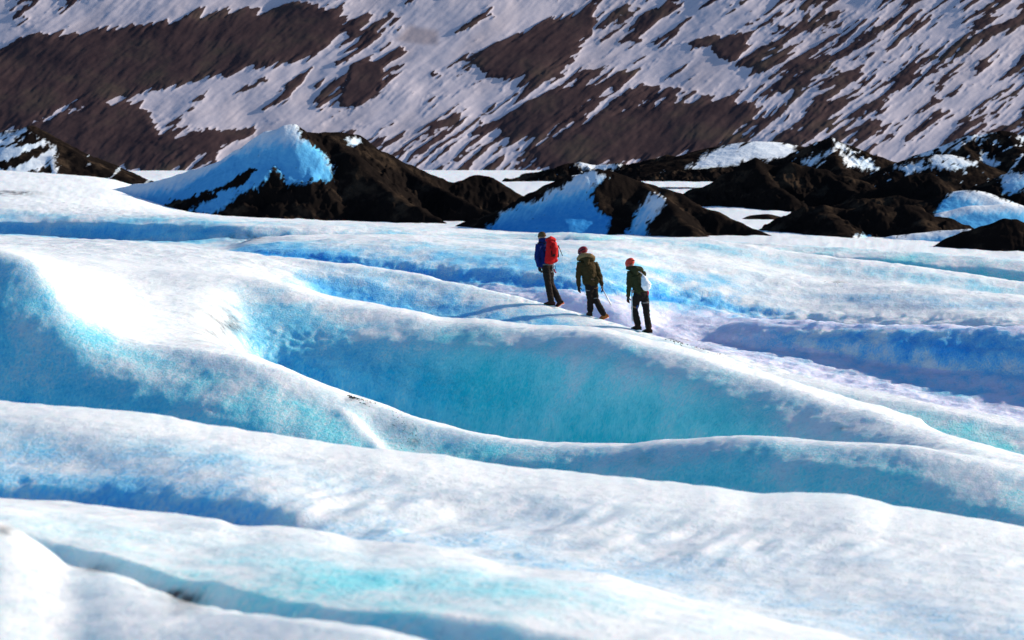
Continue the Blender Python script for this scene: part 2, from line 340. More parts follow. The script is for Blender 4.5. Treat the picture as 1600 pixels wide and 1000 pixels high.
y8 = y7 + yf(-350,5, 0,5, 800,3, 1600,2.5)
L(K(-350,320, 0,326, 150,333, 300,338, 400,345, 500,348, 600,354, 700,360, 800,367, 925,368, 1050,374, 1200,383, 1350,392, 1500,400, 1600,408, 1950,430), y8, K(0,0, 800,.12, 1600,.1), .7)
L(K(-350,312, 0,318, 150,327, 240,334, 300,345, 500,362, 800,388, 1200,405, 1600,432, 1950,450), y8 + 12)
L(K(-350,295, 0,302, 150,315, 220,327, 260,332, 300,336, 400,343, 500,349, 700,359, 900,372, 1200,374, 1600,390, 1950,395), 230.0)
L(K(-350,262, 0,270, 100,276, 170,284, 230,303, 300,322, 400,328, 600,330, 1100,324, 1600,336, 1950,340), 330.0)
L(K(-350,263, 0,268, 150,276, 240,283, 400,290, 700,300, 1100,298, 1600,300, 1950,300), 480.0)
L(270.5, 900.0); L(267.2, 1520.0); L(269.0, 1640.0)

row = np.array([l[0] for l in lines]); Yl = np.array([l[1] for l in lines]); bl = np.array([l[2] for l in lines]); tl = np.array([l[3] for l in lines])
row = blur1(row, 4.0, 1); Yl = blur1(Yl, 12.0, 1); bl = blur1(bl, 8.0, 1)
for k in range(1, len(Yl)): Yl[k] = np.maximum(Yl[k], Yl[k - 1] + 0.12)
Zl = CZ - (row - HR) / F * Yl
m = slopes(Yl, Zl)
rowsY, rowsZ, rowsB, rowsT = [], [], [], []
for k in range(len(Yl) - 1):
    span = np.abs(row[k] - row[k + 1])[300:-330].max()
    n = int(np.clip(span / 1.9, 8, 60)) if k else 10
    if Yl[k].mean() > 200: n = 24
    h = Yl[k + 1] - Yl[k]
    for t in np.arange(n) / n:
        rowsY.append(Yl[k] + t * h)
        rowsZ.append(((1 + 2 * t) * (1 - t) ** 2) * Zl[k] + t * (1 - t) ** 2 * h * m[k] + t * t * (3 - 2 * t) * Zl[k + 1] + t * t * (t - 1) * h * m[k + 1])
        rowsB.append(bl[k] + (bl[k + 1] - bl[k]) * (t * t * (3 - 2 * t)))
        rowsT.append(tl[k] + (tl[k + 1] - tl[k]) * t)
rowsY.append(Yl[-1]); rowsZ.append(Zl[-1]); rowsB.append(bl[-1]); rowsT.append(tl[-1])
GY = np.array(rowsY); GZ = np.array(rowsZ); GB = np.array(rowsB); GT = np.array(rowsT)
GP = np.broadcast_to(px, GY.shape); GX = (GP - 800.0) / F * GY
GR = HR + (CZ - GZ) / GY * F
# small spur running down the flank
lx = 528 + (GR - 640) * 0.95
GZ += 0.07 * np.exp(-((GP - lx) / 15.0) ** 2) * smooth(632, 660, GR) * (1 - smooth(735, 775, GR)) * (GY > 50) * (GY < 62)
ur = .8 * GX - .6 * GY; vr_ = .6 * GX + .8 * GY + 1.4 * perlin(GX / 9, GY / 9, 7.7)
fold = perlin(ur / 15, vr_ / 3.4, 3.3); fold2 = perlin(ur / 15, (vr_ + .5) / 3.4, 3.3)
fm = smooth(1.5, 4.5, GY - np.broadcast_to(yb, GY.shape)) * (1 - smooth(170, 230, GY)) * smooth(560, 900, GP)
GZ = GZ + fm * .20 * fold
GB = np.maximum(GB, fm * .65 * np.clip((fold2 - fold) * 3.0 - .15, 0, 1))
nrm = normals(GX, GY, GZ)
# relief at real scale: soft undulation, melt ripples down the slope, scallops
far = smooth(150, 330, GY)
un = perlin(GX / 2.6, GY / 3.4, 0.3) * 0.035 + perlin(GX / 1.1, GY / 1.5, GZ / 1.1) * 0.022
ca, sa = math.cos(R(70)), math.sin(R(70))
u = GX * ca + GY * sa; v = -GX * sa + GY * ca
wv = fbm(GX / 3.0, GY / 6.0, 6.1, 3)
rip = perlin(u / 1.6, (v + wv * .7) / 0.50, 4.2) * 0.55 + perlin(u / 0.8, (v + wv * .5) / 0.19, 9.1) * 0.32
flank = np.clip(GB, 0, 1)
near_fold = smooth(26, 30, GY) * (1 - smooth(36, 40, GY))
sc = fbm(GX / 0.34, GY / 0.5, GZ / 0.8, 3)
rough = fbm(GX / 1.25, GY / 0.8, GZ / 0.5, 3)
disp = un * (1 - 0.5 * flank) + rip * (0.018 + 0.09 * near_fold * smooth(100, 700, GP) * smooth(0.1, 2.4, np.broadcast_to(y2, GY.shape) - GY)) * (1 - 0.6 * flank) + sc * (0.014 + 0.016 * flank) + rough * 0.055 * smooth(85, 96, GY) + rough * 0.03 - np.abs(perlin(GX / .24, GY / .34, GZ / .42)) * 0.05 * smooth(.4, .9, flank)
disp += fbm(GX / 14, GY / 20, 1.5, 5) * 0.35 * far * (GY < 1400)
walk = np.exp(-((GP - 930) / 140.0) ** 2) * np.exp(-((GY - np.interp(930, px, y5)) / 3.5) ** 2)
# trampled snow on the lit floor
tr = smooth(0, 12, inside([(1090, 555), (1180, 540), (1280, 545), (1350, 570), (1440, 610), (1400, 618), (1250, 595), (1150, 572)], GP, GR)) * (GY > 80) * (GY < 104)
disp += tr * fbm(GX / 0.55, GY / 0.9, 2.2, 4) * 0.065
dy5 = GY - np.broadcast_to(y5, GY.shape)
disp += smooth(.8, 1.6, dy5) * (GY < np.broadcast_to(yb, GY.shape) + 1.5) * smooth(380, 700, GP) * fbm(GX / .8, GY / .7, 3.1, 4) * 0.11
disp *= (1 - 0.75 * walk)
trk0 = np.abs(dy5 + 0.30 - 0.10 * np.sign(np.sin(GP / 7.0)))
disp -= 0.04 * np.exp(-(trk0 / .10) ** 2) * np.clip(np.sin(GP / 3.5), 0, 1) * smooth(760, 830, GP) * (1 - smooth(1150, 1250, GP)) * (np.abs(dy5) < 1)
disp *= np.clip(GY / 22.0, 0.4, 1)
VX = GX + nrm[..., 0] * disp; VY = GY + nrm[..., 1] * disp; VZ = GZ + nrm[..., 2] * disp
# break the blue boundary with down-slope streaks
st = fbm(GX / 0.55, GY / 1.6, GZ / 2.5, 4)
cl = fbm(GX / 2.2, GY / 2.2, GZ / 1.2, 3)
cl2 = fbm(GX / .42, GY / .8, GZ / .6, 3)
GB = GB - 0.25 * np.exp(-((GP - lx) / 14.0) ** 2) * smooth(632, 660, GR) * (GY > 50) * (GY < 62) * (GB > .1)
trench = smooth(1.5, 3.5, dy5) * (GY < np.broadcast_to(yb, GY.shape) + 2) * smooth(1000, 1200, GP)
B = np.clip(GB * 0.86 + np.clip(GB * 4, 0, 1) * (st * 0.22 + cl * 0.56 + cl2 * (0.42 + 0.5 * trench)), 0, 1)
# dirt patches: grit lying in slits and on crests
D = np.zeros_like(GB)
def grit(x, r, wx, wr, amp, y0_, y1_):
    global D
    D = np.maximum(D, amp * np.exp(-((GP - x) / wx) ** 2 - ((GR - r) / wr) ** 2) * (GY > y0_) * (GY < y1_))
for a in ((555, 624, 16, 4, .7, 50, 62), (575, 632, 12, 4, .5, 50, 62), (625, 668, 22, 9, .35, 50, 62), (648, 690, 10, 6, .35, 50, 62),
          (1062, 531, 22, 4, .6, 80, 96), (1100, 545, 20, 4, .35, 80, 96), (1310, 438, 16, 4, .6, 90, 130), (1240, 432, 30, 3, .25, 90, 130), (385, 372, 26, 6, .75, 100, 140),
          (20, 302, 40, 4, .95, 160, 260), (285, 936, 36, 14, .9, 16, 27), (150, 888, 26, 10, .7, 16, 27), (230, 918, 24, 6, .3, 16, 27),
          (10, 828, 20, 10, .6, 16, 27), (760, 520, 60, 18, .1, 60, 75), (1000, 720, 26, 12, .12, 48, 60), (1180, 705, 60, 9, .16, 48, 60),
          (1320, 668, 20, 4, .2, 48, 66), (350, 505, 48, 36, .6, 60, 80), (480, 430, 120, 6, .10, 72, 100)):
    grit(*a)
trk = np.abs(GY - (np.broadcast_to(y5, GY.shape) - 0.35 - 0.12 * np.sin(GP / 23.0)))
D = np.maximum(D, .16 * np.exp(-(trk / .13) ** 2) * smooth(720, 800, GP) * (1 - smooth(1120, 1220, GP)) * (st + .6))
D = np.clip(D * np.clip(.75 + 2.2 * cl2, 0, 1.6), 0, 1)
SHADE_TINT = (smooth(0, 1, (GY - (np.broadcast_to(y5, GY.shape) + 0.8))) * (GY < np.broadcast_to(yb, GY.shape) + 0.3) * (GB < 0.35)).astype(float)  # painted shade: lavender tint for the white snow floor behind the crest
ICE = ice_material()
glacier = grid_mesh('glacier_ice', VX, VY, VZ, {'blue': B, 'teal': GT, 'dirt': D, 'shade_tint': SHADE_TINT}, ICE)
glacier['kind'] = 'structure'; glacier['label'] = 'rolling white and blue glacier ice with long smooth ridges'

def ground(x, y):
    """height of the ice at a point"""
    i = int(np.argmin(np.abs(px - (800.0 + x / y * F))))
    return float(np.interp(y, VY[:, i], VZ[:, i]))

# ------------------------------------------------------------------ ash covered ice cones
ASH = ash_material()
def mound(name, label, spines, ice=(), patches=(), slope=0.62, y_range=(14, 16), base=-1.0, noise=0.28, soft=0.35, snow_top=0.0, bare=(), ice_blue=0.6, x_pad=60, seed=0, speck=0.0, grain=1.0):
    """spines: lists of (px, row, Y); the surface falls away from the highest spine"""
    allp = [p for s in spines for p in s]
    p0 = min(p[0] for p in allp) - x_pad; p1 = max(p[0] for p in allp) + x_pad
    ya = min(p[2] for p in allp) - y_range[0]; yb_ = max(p[2] for p in allp) + y_range[1]
    ncol = int((p1 - p0) / 1.6); nrow = int((yb_ - ya) / 0.16); nrow = min(max(nrow, 60), 340)
    pc = np.linspace(p0, p1, ncol)[None, :]; Yg = np.linspace(ya, yb_, nrow)[:, None] * np.ones((1, ncol))
    Xg = (pc - 800.0) / F * Yg
    wx = fbm(Xg / 5.0, Yg / 5.0, seed + .5, 3) * 1.1; wy = fbm(Xg / 5.0, Yg / 5.0, seed + 7.5, 3) * 1.1
    acc = np.zeros_like(Xg); Zmax = np.full_like(Xg, -1e9); dist = np.full_like(Xg, 1e9)
    zs = []
    for s in spines:
        for a, b in zip(s[:-1], s[1:]):
            A = np.array(at(*a)); Bp = np.array(at(*b))
            d = Bp[:2] - A[:2]; Ld = (d ** 2).sum() + 1e-9
            t = np.clip(((Xg + wx * .5 - A[0]) * d[0] + (Yg + wy - A[1]) * d[1]) / Ld, 0, 1)
            dd = np.hypot(Xg + wx * .5 - A[0] - t * d[0], Yg + wy - A[1] - t * d[1])
            z = A[2] + t * (Bp[2] - A[2]) - slope * (np.sqrt(dd * dd + soft * soft) - soft) * (1 - 0.012 * np.minimum(dd, 20))
            zs.append(z); dist = np.minimum(dist, dd)
    zs = np.array(zs); Zg = zs.max(0)
    Zg = Zg + np.log(np.exp((zs - Zg) / 0.18).sum(0)) * 0.18 * 0.6
    vp, vr = to_px(Xg, Yg, Zg); calm = np.zeros_like(Xg)
    for poly in ice: calm = np.maximum(calm, smooth(-10, 14, inside(poly, vp, vr)))
    amp = noise * np.clip(0.25 + dist / 3.0, 0, 1) * (1 - .72 * calm)
    rid = 1 - np.abs(fbm(Xg / 2.6, Yg / 3.4, seed + 2.2, 4)) * 2.2
    Zg = Zg + amp * (fbm(Xg / 1.7, Yg / 2.4, seed + 1.1, 5) * 1.1 + (rid - .55) * 0.9)
    Zg = Zg + fbm(Xg / .6, Yg / .8, seed + 4.4, 3) * noise * (1 - .8 * calm) * 0.16 * min(1.0, 300.0 / ya)
    Zg = Zg + np.clip(perlin(Xg / .42, Yg / .6, seed + 8.8) - .22, 0, 1) * .38 * min(noise, .5) / .45 * smooth(.1, .8, dist) * (1 - calm) * (1 if noise > .25 else 0)
    cr = np.abs(fbm(Xg / 1.5 + wx, Yg / 4.0, seed + 6.1, 3)); Zg = Zg - np.clip(.16 - cr, 0, 1) * 1.6 * noise * smooth(.2, 1.5, dist) * (1 - .7 * calm)
    Zg = np.maximum(Zg, base - 3)
    # where the ice shows through the ash (kept with the mesh as an attribute)
    vp, vr = to_px(Xg, Yg, Zg)
    e = fbm(vp / 34.0, vr / 22.0, seed + .7, 4) * 16 + fbm((vp + vr * .6) / 5.5, (vr - vp) / 26.0, seed + .3, 3) * 20
    I = np.zeros_like(Xg)
    for poly in ice: I = np.maximum(I, smooth(-13, 13, inside(poly, vp, vr) + e * 0.5))
    for poly in bare: I = np.minimum(I, 1 - smooth(-4, 4, inside(poly, vp, vr) + e * 0.35))
    spk = fbm((vp + vr * 1.4) / (6.0 * grain), (vr * 1.4 - vp) / (22.0 * grain), seed + 5.5, 3)
    I = np.clip(I + speck * smooth(.22, .42, spk) - (0.25 + speck) * smooth(.2, .45, -spk) * (I > .1), 0, 1)
    n = normals(Xg, Yg, Zg)
    if snow_top: I = np.maximum(I, snow_top * smooth(.80, .93, n[..., 2] + e * .012))
    Bv = np.clip(ice_blue * smooth(0.3, 3.5, dist + e * .05) + 0.04, 0, 1)
    o = grid_mesh(name, Xg, Yg, Zg, {'ice': I, 'blue': Bv}, ASH)
    o['kind'] = 'structure'; o['label'] = label
    return o

mound('ash_cone', 'tall ash covered ice cone with a bright blue left flank',
      [[(150,300,292), (215,288,288), (260,280,284), (300,266,281), (345,252,279), (375,236,277), (400,220,276), (418,207,275), (435,205,275), (447,197,275), (457,196,275), (468,203,275.5), (485,208,276), (510,209,277), (532,207,277), (555,212,278), (572,224,278.5), (600,240,279), (640,259,280), (680,277,281), (700,284,281)],
       [(690,290,281), (720,283,281), (745,275,282), (765,276,282), (785,290,282), (806,303,282)],
       [(520,214,276), (552,245,273), (578,278,271), (612,305,268), (650,325,265), (700,352,262)],
       [(600,242,279), (655,280,276), (720,310,273), (775,335,271)]],
      ice=[[(140,340), (150,292), (215,280), (300,258), (400,205), (435,190), (456,190), (470,212), (492,232), (508,246), (519,262), (516,280), (492,284), (468,288), (452,292), (442,282), (429,260), (420,275), (402,296), (388,292), (362,312), (335,334), (292,330), (335,314), (300,312), (240,328)], [(544,218), (556,215), (562,224), (550,228)]],
      bare=[[(305,303), (330,296), (360,282), (395,260), (402,266), (372,292), (340,302)], [(236,328), (275,314), (338,300), (342,307), (300,318), (285,332), (240,336)]],
      slope=0.84, noise=0.46, ice_blue=0.62, seed=1, speck=0.15)
mound('ash_cone', 'low ash cone with blue ice patches behind the walkers',
      [[(660,372,250), (700,357,249), (740,343,248), (775,331,247), (800,317,246), (830,303,245), (855,291,245), (885,277,245), (915,270,245), (932,266,245), (950,269,245), (972,277,245), (992,285,245), (1020,292,245), (1045,299,244), (1062,303,244), (1085,321,243), (1115,331,242), (1150,348,241), (1180,362,240), (1250,379,239)],
       [(1000,287,245), (1030,308,242), (1052,330,239.5), (1078,355,236), (1100,380,233)]],
      ice=[[(762,356), (785,332), (830,318), (872,292), (905,272), (925,266), (946,276), (932,290), (922,302), (934,322), (950,342), (948,378), (850,380), (780,378)], [(1000,326), (1016,300), (1032,308), (1041,320), (1012,350), (1002,372), (975,372), (988,342)]],
      slope=0.80, noise=0.32, ice_blue=0.85, seed=2, speck=0.12)
mound('ash_ridge', 'small ridge at left edge, snowy left slope and dark right slope',
      [[(-140,250,400), (-80,232,398), (-20,212,396), (10,205,395), (30,203,395), (46,197,395), (60,208,395), (78,220,394), (92,226,393), (118,240,391), (150,258,389), (190,277,387)],
       [(80,224,394), (82,245,389), (88,268,384)]],
      ice=[[(-160,300), (-150,240), (-20,212), (40,203), (52,213), (70,222), (84,232), (88,248), (86,272), (60,275), (30,280)]],
      bare=[[(-60,275), (0,254), (40,238), (74,226), (80,232), (50,250), (10,264)], [(35,272), (60,262), (78,258), (82,275)], [(20,232), (40,214), (52,205), (60,222), (40,226)]],
      slope=0.55, noise=0.20, ice_blue=0.08, seed=3, speck=0.5, grain=2.3)
mound('ash_mound', 'broad dark ash mound right of the walkers',
      [[(1062,310,330), (1085,297,330), (1105,288,330), (1140,270,330), (1165,256,330), (1181,249,330), (1198,256,330), (1218,260,330), (1238,255,329), (1262,260,329), (1290,268,329), (1320,277,328), (1345,282,328), (1375,300,327)],
       [(1181,252,330), (1200,285,324), (1240,310,319)], [(1290,268,329), (1320,295,324), (1380,315,318)]],
      slope=0.8, noise=0.62, seed=4)
mound('ash_mound', 'low rough ash mound just beyond the long white fold',
      [[(1205,356,253), (1228,342,252), (1258,328,251), (1290,323,250), (1330,330,250), (1360,318,250), (1390,326,250), (1420,323,250), (1445,332,249), (1482,344,249), (1500,352,249)],
       [(1285,326,250), (1300,345,246), (1320,370,242), (1390,385,240)], [(1420,325,250), (1440,345,247), (1445,360,245)]],
      ice=[[(1328,372), (1350,366), (1366,376), (1340,384)], [(1372,384), (1380,376), (1388,384)]],
      slope=0.72, noise=0.58, seed=5, soft=.5)
mound('ash_mound', 'dark ash mound with rounded top in the right middle',
      [[(1350,300,300), (1400,288,300), (1420,275,300), (1450,272,300), (1466,280,299), (1480,296,299), (1500,315,298)],
       [(1300,322,296), (1350,312,296), (1400,308,296), (1450,318,296)]],
      slope=0.8, noise=0.55, seed=6, soft=.7)
mound('rock_peak', 'dark pointed peak with snow patches at right',
      [[(1180,262,430), (1215,250,428), (1238,240,426), (1260,232,425), (1282,222,424), (1297,216,424), (1312,224,424), (1330,230,424), (1352,238,424), (1372,246,424), (1395,254,424), (1420,262,424)],
       [(1297,218,424), (1306,245,418), (1320,270,412)]],
      ice=[[(1312,236), (1335,246), (1362,252), (1372,266), (1340,262), (1318,252)], [(1304,222), (1316,226), (1338,238), (1312,232)], [(1255,254), (1290,236), (1303,234), (1280,248), (1262,262)]],
      slope=0.6, noise=0.45, ice_blue=0.1, seed=7, speck=0.55, grain=1.5)
mound('snow_dome', 'white snow dome with dark streaks at its foot',
      [[(1060,268,520), (1085,258,520), (1108,246,520), (1130,234,520), (1150,227,520), (1180,222,520), (1205,223,520), (1228,230,520), (1250,238,520), (1290,262,520)]],
      ice=[[(1070,262), (1108,240), (1150,220), (1190,215), (1235,225), (1262,245), (1235,250), (1170,250), (1110,262)]],
      slope=0.34, noise=0.14, ice_blue=0.02, seed=8, soft=4, speck=0.3, grain=2.2)
mound('moraine_bank', 'low dark moraine bank at the mountain foot',
      [[(820,272,640), (860,266,640), (885,257,640), (905,254,640), (930,259,640), (960,256,640), (990,256,640), (1020,250,640), (1042,243,640), (1062,246,640), (1100,243,640), (1130,250,640), (1250,262,640)]],
      ice=[[(902,252), (925,252), (960,256), (958,264), (930,268), (908,262)]],
      slope=0.45, noise=0.8, seed=9, ice_blue=.05, speck=0.35)
mound('moraine_ridge', 'snow streaked dark ridge at the right edge',
      [[(1350,282,440), (1390,262,440), (1430,244,440), (1470,230,440), (1500,217,440), (1520,211,440), (1548,209,440), (1562,206,440), (1580,208,440), (1600,214,440), (1650,206,440), (1720,200,440), (1800,210,440), (1900,230,440)],
       [(1575,210,440), (1590,235,434), (1620,262,427)], [(1500,218,440), (1520,250,432), (1545,270,428)]],
      ice=[[(1420,248), (1480,222), (1508,218), (1496,232), (1450,246)], [(1500,212), (1520,206), (1556,206), (1545,216), (1512,220)], [(1535,242), (1560,256), (1545,258), (1532,252)], [(1585,210), (1610,214), (1610,222), (1592,218)]],
      slope=0.62, noise=0.5, ice_blue=0.15, seed=10, speck=0.75, grain=1.7)
mound('moraine_ridge', 'brown bank with a smooth pale ice cap at right',
      [[(1330,296,350), (1370,278,350), (1400,262,350), (1430,248,350), (1460,244,350), (1480,243,350), (1505,248,350), (1526,257,350), (1560,285,350)]],
      ice=[[(1452,248), (1462,240), (1490,240), (1528,254), (1526,260), (1490,264), (1466,264), (1458,256)], [(1400,262), (1440,252), (1460,262), (1420,272)]],
      slope=0.5, noise=0.22, ice_blue=0.12, seed=11, soft=1.2, speck=0.5, grain=1.5)
mound('ice_hummock', 'smooth blue and white ice hump under the dark right mounds',
      [[(1450,322,284), (1475,310,283), (1500,300,283), (1520,299,282), (1545,308,281), (1570,320,280), (1620,338,279)],
       [(1440,345,276), (1480,332,275), (1520,323,275), (1570,321,275), (1620,326,275), (1700,335,275), (1800,345,275)]],
      ice=[[(1455,345), (1462,325), (1495,295), (1530,295), (1580,315), (1700,325), (1820,340), (1820,380), (1540,380), (1450,365)]],
      slope=0.42, noise=0.22, ice_blue=0.62, seed=12, soft=1.0)
mound('ice_hummock', 'low streaked blue ice shelf beside the front black mound',
      [[(1370,380,245), (1395,370,244), (1430,366,244), (1470,362,244), (1510,358,244)]],
      ice=[[(1375,400), (1380,366), (1480,356), (1520,356), (1500,400)]],
      slope=0.5, noise=0.25, ice_blue=0.95, seed=13, soft=.7)
mound('ash_mound', 'front black ash mound cut by the right edge',
      [[(1430,402,228), (1455,390,228), (1485,374,228), (1510,364,228), (1535,356,228), (1560,350,228), (1572,344,228), (1590,345,228), (1610,352,228), (1650,346,228), (1720,352,228), (1800,365,228)]],
      slope=0.85, noise=0.26, seed=14)
mound('ash_mound', 'dark slope with snow patch at the far right edge',
      [[(1540,290,340), (1565,275,340), (1600,262,340), (1650,255,340), (1720,252,340)]],
      ice=[[(1562,272), (1620,268), (1640,296), (1570,300)]],
      slope=0.5, noise=0.35, ice_blue=0.35, seed=15, speck=0.3)
mound('ash_mound', 'tiny dark ash heap on the white flat between mounds',
      [[(1160,343,282), (1175,338,282), (1200,336,282), (1232,341,282)]],
      slope=0.5, noise=0.15, seed=16, y_range=(5, 5), x_pad=40)

# ------------------------------------------------------------------ the mountain side
def mountain():
    pm = np.arange(-450.0, 2051.0, 1.7); s = np.linspace(0, 1, 400)[:, None]
    P = np.broadcast_to(pm, (400, len(pm))); rowm = 276 - 560 * s + 0 * P
    cx = fbm(P / 420.0, rowm / 300.0, 2.1, 3)
    # streak coordinates: gullies run from upper right to lower left
    wob = fbm(P / 220.0, rowm / 150.0, 8.8, 2) * 12
    wob2 = fbm(P / 45.0, rowm / 34.0, 3.3, 3) * 4
    th = R(37)
    uu = P * np.cos(th) - rowm * np.sin(th); vv = P * np.sin(th) + rowm * np.cos(th) + wob + wob2
    st = perlin(uu / 110.0, vv / 21.0, .2) * 0.9 + perlin(uu / 66.0, vv / 8.0, 5.2) * 0.85 + perlin(uu / 36.0, vv / 4.4, 7.7) * 0.52 + perlin(uu / 10.0, vv / 2.8, 2.7) * 0.26
    big = fbm(P / 190.0, rowm / 120.0, 4.1, 3)
    iso = fbm(P / 17.0, rowm / 10.0, 9.3, 4)
    rock = st * 0.70 + iso * 0.34 + big * 0.55 - 0.03 + 0.10 * smooth(700, 1000, P)
    e = wob2 * 1.2 + st * 9
    def dark(poly, k=1.0, w=9):
        nonlocal rock; rock = np.maximum(rock, (smooth(-w, w, inside(poly, P, rowm) + e) * 1.0 - 0.35) * k + 0.14 * st + .12 * iso)
    def snow(poly, k=1.0, w=9):
        nonlocal rock; rock = rock - k * smooth(-w, w, inside(poly, P, rowm) + e) * 0.55
    # wide snow fields first
    snow([(-450,-40), (0,0), (20,40), (0,70), (-450,120)], .6)
    snow([(0,60), (60,40), (150,0), (330,0), (520,0), (420,12), (330,25), (240,45), (150,52), (90,52), (40,62)])
    snow([(120,190), (260,140), (420,105), (560,70), (600,90), (540,160), (470,210), (400,225), (300,190), (230,170)], .9)
    snow([(430,215), (520,190), (650,120), (760,150), (640,210), (560,240)], .45)
    snow([(600,0), (900,0), (860,30), (800,45), (740,70), (690,100), (650,80), (640,30)], .9)
    snow([(620,60), (660,20), (700,40), (690,80), (660,130), (640,190), (610,180), (640,110)], .8)
    snow([(880,80), (960,60), (1060,85), (1130,80), (1200,130), (1240,170), (1150,160), (1050,130), (950,120)], .55)
    snow([(1080,20), (1280,0), (1600,0), (1600,60), (1450,120), (1300,110), (1180,60)], .3)
    snow([(1150,165), (1260,140), (1400,130), (1600,110), (1600,190), (1450,235), (1350,245), (1230,200)], .35)
    # then the big bare faces
    dark([(-450,170), (-200,120), (-40,110), (30,56), (85,52), (125,56), (165,45), (250,35), (320,20), (390,12), (450,6), (495,8), (525,22), (550,20), (585,22), (565,40), (530,50), (515,75), (480,92), (400,108), (300,124), (210,145), (120,164), (75,178), (35,200), (0,215), (-450,290)], 1.15)
    dark([(-450,300), (40,196), (100,185), (150,166), (220,160), (240,190), (255,212), (300,214), (325,202), (395,200), (398,212), (360,226), (300,250), (270,266), (190,264), (60,268), (-450,300)], .7)
    dark([(532,150), (550,105), (595,88), (622,74), (636,80), (600,105), (598,136), (565,164), (540,162)], 1.1, 6)
    dark([(480,168), (505,134), (548,116), (530,146), (500,170)], .9, 5)
    dark([(520,96), (550,74), (585,50), (600,55), (560,90), (525,102)], .9, 5)
    dark([(410,170), (450,130), (488,105), (450,150), (412,174)], .9, 4)
    dark([(740,95), (770,75), (810,50), (880,20), (930,8), (930,60), (880,95), (830,122), (790,126), (748,112)], 1.0, 6)
    dark([(712,50), (740,30), (770,14), (775,26), (740,42)], .9, 4)
    dark([(840,260), (838,234), (880,205), (930,184), (990,168), (1050,162), (1100,160), (1140,155), (1188,172), (1180,190), (1150,212), (1120,236), (1080,240), (1040,246), (950,252), (880,268)], 1.1)
    dark([(780,200), (820,160), (850,140), (925,130), (965,112), (992,112), (960,138), (930,155), (885,180), (860,205), (800,225)], .85, 7)
    dark([(1050,66), (1100,55), (1140,50), (1166,62), (1172,75), (1150,106), (1130,95), (1110,76)], .9, 6)
    dark([(980,42), (1005,18), (1040,8), (1085,0), (1060,18), (1015,40), (995,48)], .8, 6)
    dark([(560,236), (600,214), (660,196), (700,180), (735,176), (720,196), (660,210), (620,230)], .6, 6)
    dark([(735,205), (770,185), (825,165), (812,180), (770,205), (735,215)], .7, 6)
    # relief follows the rock ribs
    Y = 1506 + 262 * s + cx * 9 + 0 * P
    rel = 0.9 * np.clip(rock, -.5, .8) + fbm(uu / 120, vv / 45, 6.6, 3) * 0.8 + big * 1.6 + fbm(uu / 30, vv / 9, 2.6, 3) * .35 * smooth(-.1, .3, rock)
    Z = CZ - (rowm - HR) / F * Y
    X = (P - 800.0) / F * Y
    n = normals(X, Y, Z)
    X2, Y2, Z2 = X + n[..., 0] * rel, Y + n[..., 1] * rel, Z + n[..., 2] * rel
    sn = np.clip(0.5 - rock * 2.6 + 0.10, 0, 1)
    g = smooth(0, 12, inside([(612,60), (640,30), (690,40), (690,75), (660,72), (612,66)], P, rowm) + wob2) * .8
    g = np.maximum(g, .35 * smooth(-.1, .5, fbm(uu / 140, vv / 60, 1.9, 3)))
    o = grid_mesh('mountain', X2, Y2, Z2, {'snow': sn, 'grey': g}, mountain_material())
    o['kind'] = 'structure'; o['label'] = 'steep mountainside streaked with snow and dark brown rock'
mountain()

# ------------------------------------------------------------------ people and their gear
def cloth(name, c, c2=None, rough=0.85, scale=40.0):
    m, nt, b = new_mat(name)
    tc = N(nt, 'ShaderNodeTexCoord').outputs['Object']
    n = noise_tex(nt, tc, scale, 4, 0.6)
    c2 = c2 or tuple(x * 0.65 for x in c)
    nt.links.new(mixc(nt, n, c, c2), b.inputs['Base Color'])
    b.inputs['Roughness'].default_value = rough; b.inputs['Specular IOR Level'].default_value = 0.08
    bp = N(nt, 'ShaderNodeBump'); bp.inputs['Strength'].default_value = 0.4; bp.inputs['Distance'].default_value = 0.004
    nt.links.new(n, bp.inputs['Height']); nt.links.new(bp.outputs[0], b.inputs['Normal'])
    return m
M = dict(
    skin=cloth('skin', (0.42, 0.24, 0.17), (0.36, 0.19, 0.13), 0.6), hair=cloth('hair', (0.05, 0.03, 0.02)),
    navy=cloth('navy cloth', (0.010, 0.022, 0.13)), black=cloth('black cloth', (0.020, 0.015, 0.014)), brownblack=cloth('dark trousers', (0.026, 0.018, 0.015)),
    olive=cloth('olive brown cloth', (0.058, 0.037, 0.014)), green=cloth('dark green cloth', (0.040, 0.042, 0.018)),
    fur=cloth('fur trim', (0.38, 0.24, 0.11), (0.16, 0.09, 0.04), 0.95, 90), red=cloth('red pack cloth', (0.62, 0.012, 0.012), (0.48, 0.008, 0.010), 0.6, 25),
    white=cloth('white bag cloth', (0.86, 0.85, 0.88), (0.80, 0.79, 0.84), 0.7, 20), grey=cloth('grey webbing', (0.20, 0.18, 0.17)), tan=cloth('brown webbing', (0.22, 0.12, 0.07)),
    leather=cloth('tan boot leather', (0.34, 0.13, 0.035), (0.22, 0.08, 0.02), 0.6), sole=cloth('black rubber', (0.015, 0.013, 0.012)), orange=cloth('orange rubber', (0.75, 0.13, 0.02)),
    dark_leather=cloth('dark boot leather', (0.045, 0.022, 0.014), (0.025, 0.013, 0.010), 0.6), beanie=cloth('brown wool', (0.11, 0.065, 0.03)), lens=cloth('dark blue lens', (0.02, 0.03, 0.10), None, 0.25), eye=cloth('eye', (0.03, 0.02, 0.02), None, 0.2), pink=cloth('red sling', (0.75, 0.06, 0.08)),
    blue=cloth('blue grip tape', (0.03, 0.10, 0.35)))
